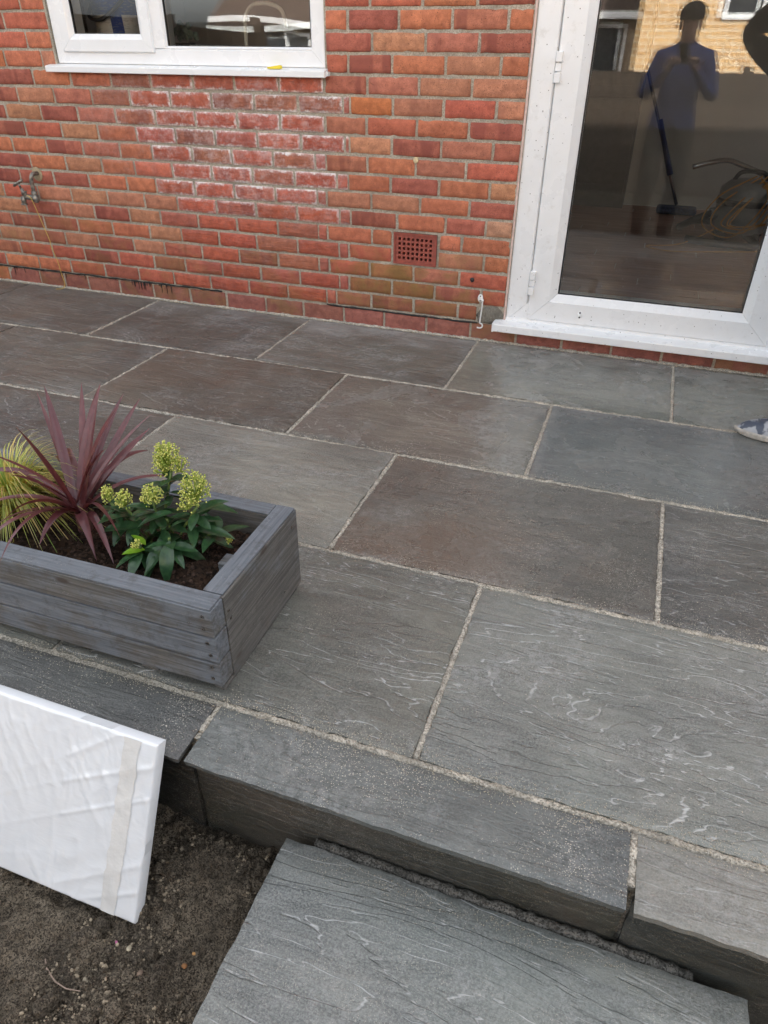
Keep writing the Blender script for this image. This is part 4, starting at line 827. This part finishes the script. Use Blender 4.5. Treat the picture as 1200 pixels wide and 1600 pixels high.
# ------------------------------------------------------------------ wrapped board leaning on the patio edge
FILM = NB('shrink_film'); _co = FILM.co(); _w = FILM.n('TexWave', {'Vector': FILM.n('Mapping', {'Vector': _co, 'Rotation': (0, .5, 0)}).outputs[0], 'Scale': 13., 'Distortion': 14., 'Detail': 3., 'Detail Scale': 1.0}).outputs[1]
_n = FILM.noise(FILM.n('Mapping', {'Vector': _co, 'Scale': (14, 14, 40), 'Rotation': (0, .7, 0)}).outputs[0], 1, 5, .6, 1.5); _h = FILM.math('ADD', FILM.math('MULTIPLY', FILM.math('MULTIPLY', _w, FILM.mr(FILM.noise(_co, 5, 2), .4, .6)), .55), FILM.math('MULTIPLY', _n, .8))
FILM = FILM.bsdf(Base_Color=FILM.mix(FILM.mr(FILM.noise(_co, 8, 5), .35, .75, 0, .35), (.80, .82, .84), (.68, .70, .73)), Roughness=.26, Specular_IOR_Level=.7, Coat_Weight=.6, Coat_Roughness=.08, Normal=FILM.bump(_h, .16, .005))
bp = Vector((-.405, -2.704, -.284)); tp_ = Vector((-.405, -2.532, .052)); slope = (tp_ - bp); BH = slope.length; BL, BT = 1.1, .028
bd = tag(empty('wrapped_board', bp), 'white film wrapped board leaning on the patio edge above the soil', 'board')
bd.rotation_euler = (math.atan2(slope.y, slope.z) * -1, R(.3), 0)
mb = MB(); nx, nz = 300, 110; idx = {}
def ridge(v, sharp=3.0): return max(0, 1 - abs(noise.noise(v)) * sharp) ** 2
def wrinkle(x, z):
    w1 = noise.noise(Vector((x * 4, z * 4, 8))); r = .0016 * noise.fractal(Vector((x * 5, z * 6, 1)), .9, 2, 2)
    r += .0026 * ridge(Vector((x * 12 + w1 * 2.2, z * 6 + x * 5, 3))) * max(0, .35 + noise.noise(Vector((x * 3, z * 3, 12))))
    r += .0022 * ridge(Vector((x * 26 - z * 9 + w1 * 3, z * 15, 6))) * max(0, .25 + noise.noise(Vector((x * 5, z * 5, 22))) * 1.4)
    r += .0018 * ridge(Vector((x * 7 - z * 12, z * 3, 9)), 4) * (1 if x > -.2 else .3)
    return r
for side in (0, 1):
    for j in range(nz + 1):
        for i in range(nx + 1):
            x = -BL + BL * i / nx; z = BH * j / nz; e = min(i * BL / nx, BL - i * BL / nx, z, BH - z); k_ = max(0, 1 - e / .0035)
            y = (0 if side == 0 else BT) + (1 if side == 0 else -1) *   .0018 * k_ * k_ - (wrinkle(x, z) if side == 0 else 0) * (1 - k_)
            idx[side, i, j] = len(mb.v); mb.v.append((x, y, z))
for i in range(nx):
    for j in range(nz):
        mb.f.append((idx[0, i, j], idx[0, i + 1, j], idx[0, i + 1, j + 1], idx[0, i, j + 1])); mb.f.append((idx[1, i, j], idx[1, i, j + 1], idx[1, i + 1, j + 1], idx[1, i + 1, j]))
for i in range(nx): mb.f.append((idx[0, i, nz], idx[0, i + 1, nz], idx[1, i + 1, nz], idx[1, i, nz])); mb.f.append((idx[0, i, 0], idx[1, i, 0], idx[1, i + 1, 0], idx[0, i + 1, 0]))
for j in range(nz): mb.f.append((idx[0, nx, j], idx[1, nx, j], idx[1, nx, j + 1], idx[0, nx, j + 1])); mb.f.append((idx[0, 0, j], idx[0, 0, j + 1], idx[1, 0, j + 1], idx[1, 0, j]))
mb.mi = [0] * len(mb.f); o = mb.build('film_wrap', FILM, bd); smooth_angle(o, 60)
mb = MB()
for j in range(41):
    z = .003 + (BH - .006) * j / 40
    for i in range(9): x = -.082 + .036 * (i / 8) + .010 * (z / BH) + .006 * noise.fractal(Vector((i * .12, z * 22, 4)), .8, 2, 3); mb.v.append((x, -wrinkle(x, z) - .0012 - .0008 * noise.noise(Vector((x * 90, z * 40, 1))), z))
mb.f = [(j * 9 + i, j * 9 + i + 1, (j + 1) * 9 + i + 1, (j + 1) * 9 + i) for j in range(40) for i in range(8)]; mb.mi = [0] * len(mb.f)
TAPE = simple('cream_tape', (.735, .725, .70), .2, .05, 9, bump=.004, coat=.5); mb.build('tape', TAPE, bd, smooth=True)

# ------------------------------------------------------------------ bits on the soil
PEB = simple('pale_grit', (.27, .22, .155), .9, .6, 40); DRK = SOILM
def scatter(name, n, r0, r1, mat, lab, thr):
    mb = MB()
    while n > 0:
        x, y = rnd.uniform(-.95, -.06), rnd.uniform(-3.05, -2.49)
        if noise.noise(Vector((x * 6, y * 6, 8))) < thr: n -= .3; continue
        r = r0 + (r1 - r0) * rnd.random() ** 3; k_ = len(mb.v); mb.ball((x, y, soil_h(x, y) + r * .25), (r, r * rnd.uniform(.6, 1), r * rnd.uniform(.5, .9)), 4, 6); n -= 1
        a = rnd.uniform(0, 6.28)
        for i in range(k_, len(mb.v)):
            p = Vector(mb.v[i]) ; q = p - Vector((x, y, 0)); mb.v[i] = (x + q.x * math.cos(a) - q.y * math.sin(a), y + q.x * math.sin(a) + q.y * math.cos(a), p.z + rnd.uniform(-.15, .15) * r)
    return tag(mb.build(name, mat), lab[0], lab[1], kind='stuff')
scatter('soil_crumbs', 4200, .0012, .008, DRK, ('dark crumbs of earth lying over the bare soil', 'soil'), -.5)
scatter('soil_clods', 520, .006, .024, SOILM, ('lumpy clods of earth lying on the bare soil', 'soil'), -.05)
scatter('grit', 7000, .0008, .0045, PEB, ('pale grit and sand scattered over the bare soil', 'grit'), -.1)
def stone(loc, r, c, lab, name='stone'):
    mb = MB(); mb.ball((0, 0, 0), (r * .7, r * .55, r * .36), 7, 10)
    for i, v in enumerate(mb.v): p = Vector(v); mb.v[i] = tuple(p * (1 + .75 * noise.noise(p * (1.1 / r) + Vector((loc[0], loc[1], 0)) * 20)))
    o = mb.build(name, simple('stone_' + name, c, .85, .3, 120), smooth=True, rz=rnd.uniform(0, 6)); o.location = (loc[0], loc[1], soil_h(loc[0], loc[1]) + r * .3); tag(o, lab, 'stone' if name == 'stone' else 'petal'); return o
stone((-.281, -2.727), .008, (.28, .13, .05), 'larger orange brown stone on the soil beside the step slab')
stone((-.277, -2.700), .0055, (.50, .27, .10), 'small pale orange stone on the soil beside the step slab')
stone((-.39, -2.742), .009, (.36, .31, .22), 'tan pebble on the soil in front of the wrapped board corner')
stone((-.432, -2.814), .012, (.26, .22, .16), 'lumpy grey tan stone on the soil beside the twig')
stone((-.474, -2.878), .007, (.45, .38, .24), 'small cream stone on the soil near the bottom edge')
stone((-.345, -2.772), .009, (.20, .14, .10), 'reddish brown stone on the soil right of the wrapped board')
stone((-.425, -2.738), .0055, (.50, .14, .28), 'tiny pink petal lying on the soil near the board corner', 'petal')
tw = MB(); tw.tube([(x, y, soil_h(x, y) + .006) for x, y in ((-.525, -2.813), (-.51, -2.826), (-.485, -2.836), (-.455, -2.840), (-.425, -2.836))], [.0012, .0016, .0016, .0013, .0008], 6)
tag(tw.build('twig', simple('pale_twig', (.30, .22, .17), .8), smooth=True), 'thin curved pale twig lying on the soil', 'twig')

# ------------------------------------------------------------------ what the glass mirrors: neighbours' houses, fence, people; side fence runs added
FARB = wallbrick_far('buff_brick', (.62, .38, .16), (.46, .26, .11), (.70, .62, .48))
GLD = simple('far_glass', (.03, .035, .04), .08, .1)
def far_window(parent, x0, x1, y, z0, z1, split=True):
    mb = MB()
    for a in ((x0, x1, z0, z0 + .09), (x0, x1, z1 - .09, z1), (x0, x0 + .09, z0 + .09, z1 - .09), (x1 - .09, x1, z0 + .09, z1 - .09)): mb.box(a[0], a[1], y, y + .06, a[2], a[3])
    if split: m_ = (x0 + x1) / 2; mb.box(m_ - .04, m_ + .04, y, y + .06, z0 + .09, z1 - .09)
    f_ = mb.build('window', UPVC, parent); mb = MB(); mb.box(x0 + .09, x1 - .09, y + .005, y + .03, z0 + .09, z1 - .09); mb.build('pane', GLD, f_)
na = tag(empty('buff_house', (4, -15, -.36)), 'sunlit buff brick house across the gardens, mirrored in the door glass', 'house')
mb = MB(); mb.box(-4.65, 6, -7, 0, 0, 5.6); mb.build('wall', FARB, na)
mb = MB(); mb.add([(-4.9, .3, 5.5), (6.2, .3, 5.5), (6.2, -3.5, 7.8), (-4.9, -3.5, 7.8), (6.2, -7.3, 5.5), (-4.9, -7.3, 5.5)], [(0, 1, 2, 3), (3, 2, 4, 5), (1, 4, 2), (0, 3, 5), (0, 5, 4, 1)]); mb.build('roof', simple('brown_tile', (.09, .055, .04), .85, .3, 4), na)
far_window(na, -3.15, -1.7, .002, 2.02, 3.2); far_window(na, .6, 2.4, .002, 2.0, 3.2); far_window(na, -3.15, -1.7, .002, 4.2, 5.2)
nb_ = tag(empty('low_house', (-5, -21, -.36)), 'low neighbour house with brown roof and white windows, mirrored in the door glass', 'house')
mb = MB(); mb.box(-9, 4.2, -7, 0, 0, 2.35); mb.build('wall', simple('render_wall', (.30, .22, .15), .9), nb_)
mb = MB(); mb.add([(-9.3, .4, 2.35), (4.5, .4, 2.35), (4.5, -3.5, 4.7), (-9.3, -3.5, 4.7), (4.5, -7.4, 2.35), (-9.3, -7.4, 2.35)], [(0, 1, 2, 3), (3, 2, 4, 5), (1, 4, 2), (0, 3, 5), (0, 5, 4, 1)]); mb.build('roof', simple('dark_tile', (.075, .05, .04), .85, .3, 4), nb_)
mb = MB(); mb.box(-9.3, 4.5, .40, .46, 2.2, 2.36); mb.build('fascia', UPVC, nb_)
for x in (-7.5, -5, -2.5, -.4, 2.0): far_window(nb_, x, x + 1.7, .002, .9, 2.1)
FENCE = simple('creosoted_fence', (.055, .04, .03), .9, .4, 6)
fn = tag(empty('garden_fence', (0, -6.7, -.36)), 'dark timber fence mirrored in the door glass, with added unseen side runs', 'fence')
fb = MB(); fb.box(-.080, .080, -.008, .008, .03, 1.30); fme = fb.mesh('board', FENCE)
for i in range(96): o = bpy.data.objects.new('board', fme); link(o, fn); o.location = (-7 + .145 * i, .016 * (i % 2), 0)
fp = MB(); fp.box(-.05, .05, -.06, .04, 0, 1.36); fpm = fp.mesh('post', FENCE)
for i in range(8): o = bpy.data.objects.new('post', fpm); link(o, fn); o.location = (-7 + 2.0 * i, -.05, 0)

for fx in (-4.9, 3.9):  # added side runs, out of view, to block low sky light and deepen shadows
    for i in range(44): o = bpy.data.objects.new('board', fme); link(o, fn); o.location = (fx + .016 * (i % 2), .15 + .145 * i, 0); o.rotation_euler.z = R(90); o.scale = (1, 1, 1.35)
    for i in range(4): o = bpy.data.objects.new('post', fpm); link(o, fn); o.location = (fx + (.06 if fx > 0 else -.06), .2 + 2.0 * i, 0); o.scale = (1, 1, 1.35)
def skin_mesh(J, E, sub=2, root=0):
    me = bpy.data.meshes.new('tmp'); me.from_pydata([j[0] for j in J], E, []); o = bpy.data.objects.new('tmp', me); col.objects.link(o)
    md = o.modifiers.new('s', 'SKIN'); md.use_smooth_shade = True
    for i, sv in enumerate(me.skin_vertices[0].data):
        r = J[i][1]; sv.radius = r if hasattr(r, '__len__') else (r, r); sv.use_root = (i == root)
    sb = o.modifiers.new('d', 'SUBSURF'); sb.levels = sub; sb.render_levels = sub
    dg = bpy.context.evaluated_depsgraph_get(); m2 = bpy.data.meshes.new_from_object(o.evaluated_get(dg)); bpy.data.objects.remove(o); bpy.data.meshes.remove(me); return m2
def person(root, mats, lsh, rsh, lel, rel, lwr, rwr, ldir, rdir, head_fwd=.03, feet=((.11, .13), (-.11, .13)), arm=1.):
    J = [((0, 0, .96), (.165, .12)), ((0, .0, 1.12), (.15, .115)), ((0, .0, 1.28), (.17, .12)), ((0, -.005, 1.40), (.15, .10)), ((0, .005, 1.49), .062), ((0, head_fwd, 1.56), (.070, .080)), ((0, head_fwd, 1.64), (.078, .095)), ((0, head_fwd - .01, 1.705), (.06, .075))]
    E = [(i, i + 1) for i in range(7)]
    for sh_, el, wr, di in ((lsh, lel, lwr, ldir), (rsh, rel, rwr, rdir)):
        b = len(J); J += [(sh_, .068 * arm), (tuple(Vector(sh_).lerp(Vector(el), .55)), .058 * arm), (el, .050 * arm), (tuple(Vector(el).lerp(Vector(wr), .5)), .044 * arm), (wr, .030), (tuple(Vector(wr) + Vector(di).normalized() * .075), (.036, .018))]
        E += [(3, b), (b, b + 1), (b + 1, b + 2), (b + 2, b + 3), (b + 3, b + 4), (b + 4, b + 5)]
    for sx, (fx, fy) in zip((1, -1), feet):
        b = len(J); J += [((sx * .095, 0, .88), .108), ((sx * .105, .015, .68), .094), ((sx * .11, .02, .49), .080), ((fx, -.01, .28), .072), ((fx, -.02, .10), .060), ((fx + (fx - sx * .11) * .0, fy * .3, .05), .04)]
        E += [(0, b), (b, b + 1), (b + 1, b + 2), (b + 2, b + 3), (b + 3, b + 4), (b + 4, b + 5)]
    body = skin_mesh(J, E); parts = [body]
    for wr, di in ((lwr, ldir), (rwr, rdir)):
        d = Vector(di).normalized(); p = Vector(wr) + d * .075; side = d.cross(Vector((0, -.2, 1))).normalized(); nrm = side.cross(d)
        for k_, L in zip(range(4), (.068, .078, .072, .056)):
            a = p - d * .02 + side * (.027 - .018 * k_); FJ = [(tuple(a), .010), (tuple(a + d * (.02 + L * .45)), .0095), (tuple(a + d * (.02 + L * .75) - nrm * .022), .009), (tuple(a + d * (.012 + L * .8) - nrm * .045), .0075)]
            parts.append(skin_mesh(FJ, [(0, 1), (1, 2), (2, 3)], 1))
        a = Vector(wr) + d * .03 + side * .028; parts.append(skin_mesh([(tuple(a), .012), (tuple(a + side * .03 + d * .025), .011), (tuple(a + side * .035 + d * .055 - nrm * .012), .009)], [(0, 1), (1, 2)], 1))
    bm = bmesh.new()
    for p_ in parts: bm.from_mesh(p_)
    me = bpy.data.meshes.new('body'); bm.to_mesh(me); bm.free()
    for mm in mats: me.materials.append(mm)
    L_, R_ = Vector(lwr), Vector(rwr)
    for pg in me.polygons:
        c = pg.center; pg.use_smooth = True
        hand = min((c - L_ - Vector(ldir).normalized() * .075).length, (c - R_ - Vector(rdir).normalized() * .075).length) < .085
        pg.material_index = 0 if hand or c.z > 1.50 else (2 if c.z < .93 and abs(c.y) < .2 and not hand else 1)
    o = bpy.data.objects.new('body', me); link(o, root)
    hf = head_fwd
    mb = MB(); mb.ball((0, hf + .098, 1.605), (.013, .018, .022), 6, 8)
    for sx in (1, -1): mb.ball((sx * .082, hf - .005, 1.61), (.012, .022, .032), 6, 8)
    mb.build('nose_and_ears', mats[0], root, smooth=True)
    mb = MB()
    for sx in (1, -1): mb.ball((sx * .032, hf + .083, 1.628), (.013, .009, .009), 6, 8)
    mb.build('eyes', BLACKP, root, smooth=True)
    return o
SKINM = simple('skin', (.50, .30, .22), .5, .08); NAVY = simple('blue_fleece', (.075, .10, .26), .85, .25, 40); TROU = simple('dark_trousers', (.035, .032, .03), .9, .3, 40); BLK = simple('black_cloth', (.016, .016, .018), .85, .3, 40)
gz = -.30
pa = tag(empty('person', (.30, -3.58, gz)), 'person in blue fleece and black beanie holding a phone, mirrored in the door glass', 'person')
person(pa, [SKINM, NAVY, TROU], (.18, 0, 1.40), (-.18, 0, 1.40), (.255, .08, 1.14), (-.255, .08, 1.14), (.085, .245, 1.345), (-.10, .245, 1.345), (-.25, .75, .55), (.25, .75, .55))
mb = MB(); mb.lathe([(.090, 1.640), (.098, 1.646), (.101, 1.68), (.086, 1.725), (.05, 1.752), (.0, 1.760)], (0, .025, 0), 20); mb.build('beanie', BLK, pa, smooth=True)
for sx in (1, -1): mb = MB(); mb.ball((sx * .11, .05, .045), (.05, .145, .05), 8, 12); mb.build('boot', BLK, pa, smooth=True)
ph = MB(); ph.box(-.038, .038, -.004, .004, -.115, .045); o = ph.build('phone', BLACKP, bevel=.003); o.matrix_world = Matrix.Translation(CAM - M3.col[1] * .012) @ M3.to_4x4(); tag(o, 'black phone held up by the mirrored person in blue', 'phone')
pbn = tag(empty('person', (.93, -.66, 0), R(8)), 'person in dark clothes by the door, only a grey trainer in view', 'person')
person(pbn, [SKINM, BLK, TROU], (.17, 0, 1.40), (-.17, 0, 1.40), (.36, -.05, 1.16), (-.40, .05, 1.215), (.2, .1, 1.03), (-.17, .08, 1.02), (-.5, .5, -.2), (.5, .4, -.3), feet=((.2, .1), (.035, 0.)), arm=1.08)
SHOE = NB('trainer_upper'); _f = SHOE.noise(SHOE.co(), 26, 2, .5); SHOE = SHOE.bsdf(Base_Color=SHOE.mix(SHOE.mr(_f, .48, .56), (.36, .38, .41), (.07, .085, .12)), Roughness=.6)
SOLE = simple('trainer_sole', (.42, .40, .36), .7, .2, 60)
def shoe(parent, loc, rz):
    up, so = MB(), MB(); n = 16
    prof = []                                    # (x, half width, height) heel to toe
    for i in range(n + 1):
        t = i / n; x = -.085 + .29 * t; hwid = .030 + .018 * math.sin(math.pi * min(1, t * 1.05)) + .006 * math.sin(2 * math.pi * t - 2.2)
        if t > .8: hwid *= math.sqrt(max(.02, 1 - ((t - .8) / .2) ** 2))
        if t < .1: hwid *= math.sqrt(max(.05, 1 - ((.1 - t) / .12) ** 2))
        hgt = .105 - .02 * t if t < .35 else .098 - .055 * ((t - .35) / .65) ** .8
        if t > .85: hgt -= .02 * ((t - .85) / .15) ** 2
        prof.append((x, hwid, hgt))
    m_ = 10
    for (x, hwid, hgt) in prof:
        for k_ in range(m_ + 1):
            a = math.pi * k_ / m_; up.v.append((x, hwid * math.cos(a), .022 + (hgt - .022) * math.sin(a) ** .75))
    up.f = [(i * (m_ + 1) + k_, (i + 1) * (m_ + 1) + k_, (i + 1) * (m_ + 1) + k_ + 1, i * (m_ + 1) + k_ + 1) for i in range(n) for k_ in range(m_)] + [tuple(n * (m_ + 1) + k_ for k_ in range(m_ + 1)), tuple(reversed(range(m_ + 1)))]; up.mi = [0] * len(up.f)
    for z, e in ((0.001, -.004), (.006, .002), (.020, .004), (.026, .001)):
        for (x, hwid, hgt) in prof: so.v.append((x + (.004 if x > .19 else 0), hwid + e, z + (.008 * max(0, (x - .15) / .05) ** 2 if z < .01 else 0)))
        for (x, hwid, hgt) in reversed(prof): so.v.append((x + (.004 if x > .19 else 0), -hwid - e, z + (.008 * max(0, (x - .15) / .05) ** 2 if z < .01 else 0)))
    q = 2 * (n + 1); so.f = [(r_ * q + i, r_ * q + (i + 1) % q, (r_ + 1) * q + (i + 1) % q, (r_ + 1) * q + i) for r_ in range(3) for i in range(q)] + [tuple(reversed(range(q))), tuple(3 * q + i for i in range(q))]; so.mi = [0] * len(so.f)
    s_ = up.build('shoe', SHOE, parent, smooth=True); s_.location = loc; s_.rotation_euler.z = rz
    so.build('sole', SOLE, s_, smooth=False)
    lc = MB()
    for i in range(4): x = .05 + .028 * i; h = .098 - .055 * ((.0 + (x + .085) / .29 - .35) / .65) ** .8; lc.tube([(x, -.025, h - .010), (x + .006, 0, h + .003), (x, .025, h - .010)], .0028, 6)
    lc.build('lace', simple('lace', (.10, .11, .13), .8), s_, smooth=True)
shoe(pbn, (-.005, .035, 0), R(172)); shoe(pbn, (.2, .0, 0), R(60))
print('objects', len(bpy.data.objects), 'tris', sum(len(o.data.polygons) for o in bpy.data.objects if o.type == 'MESH') * 2)
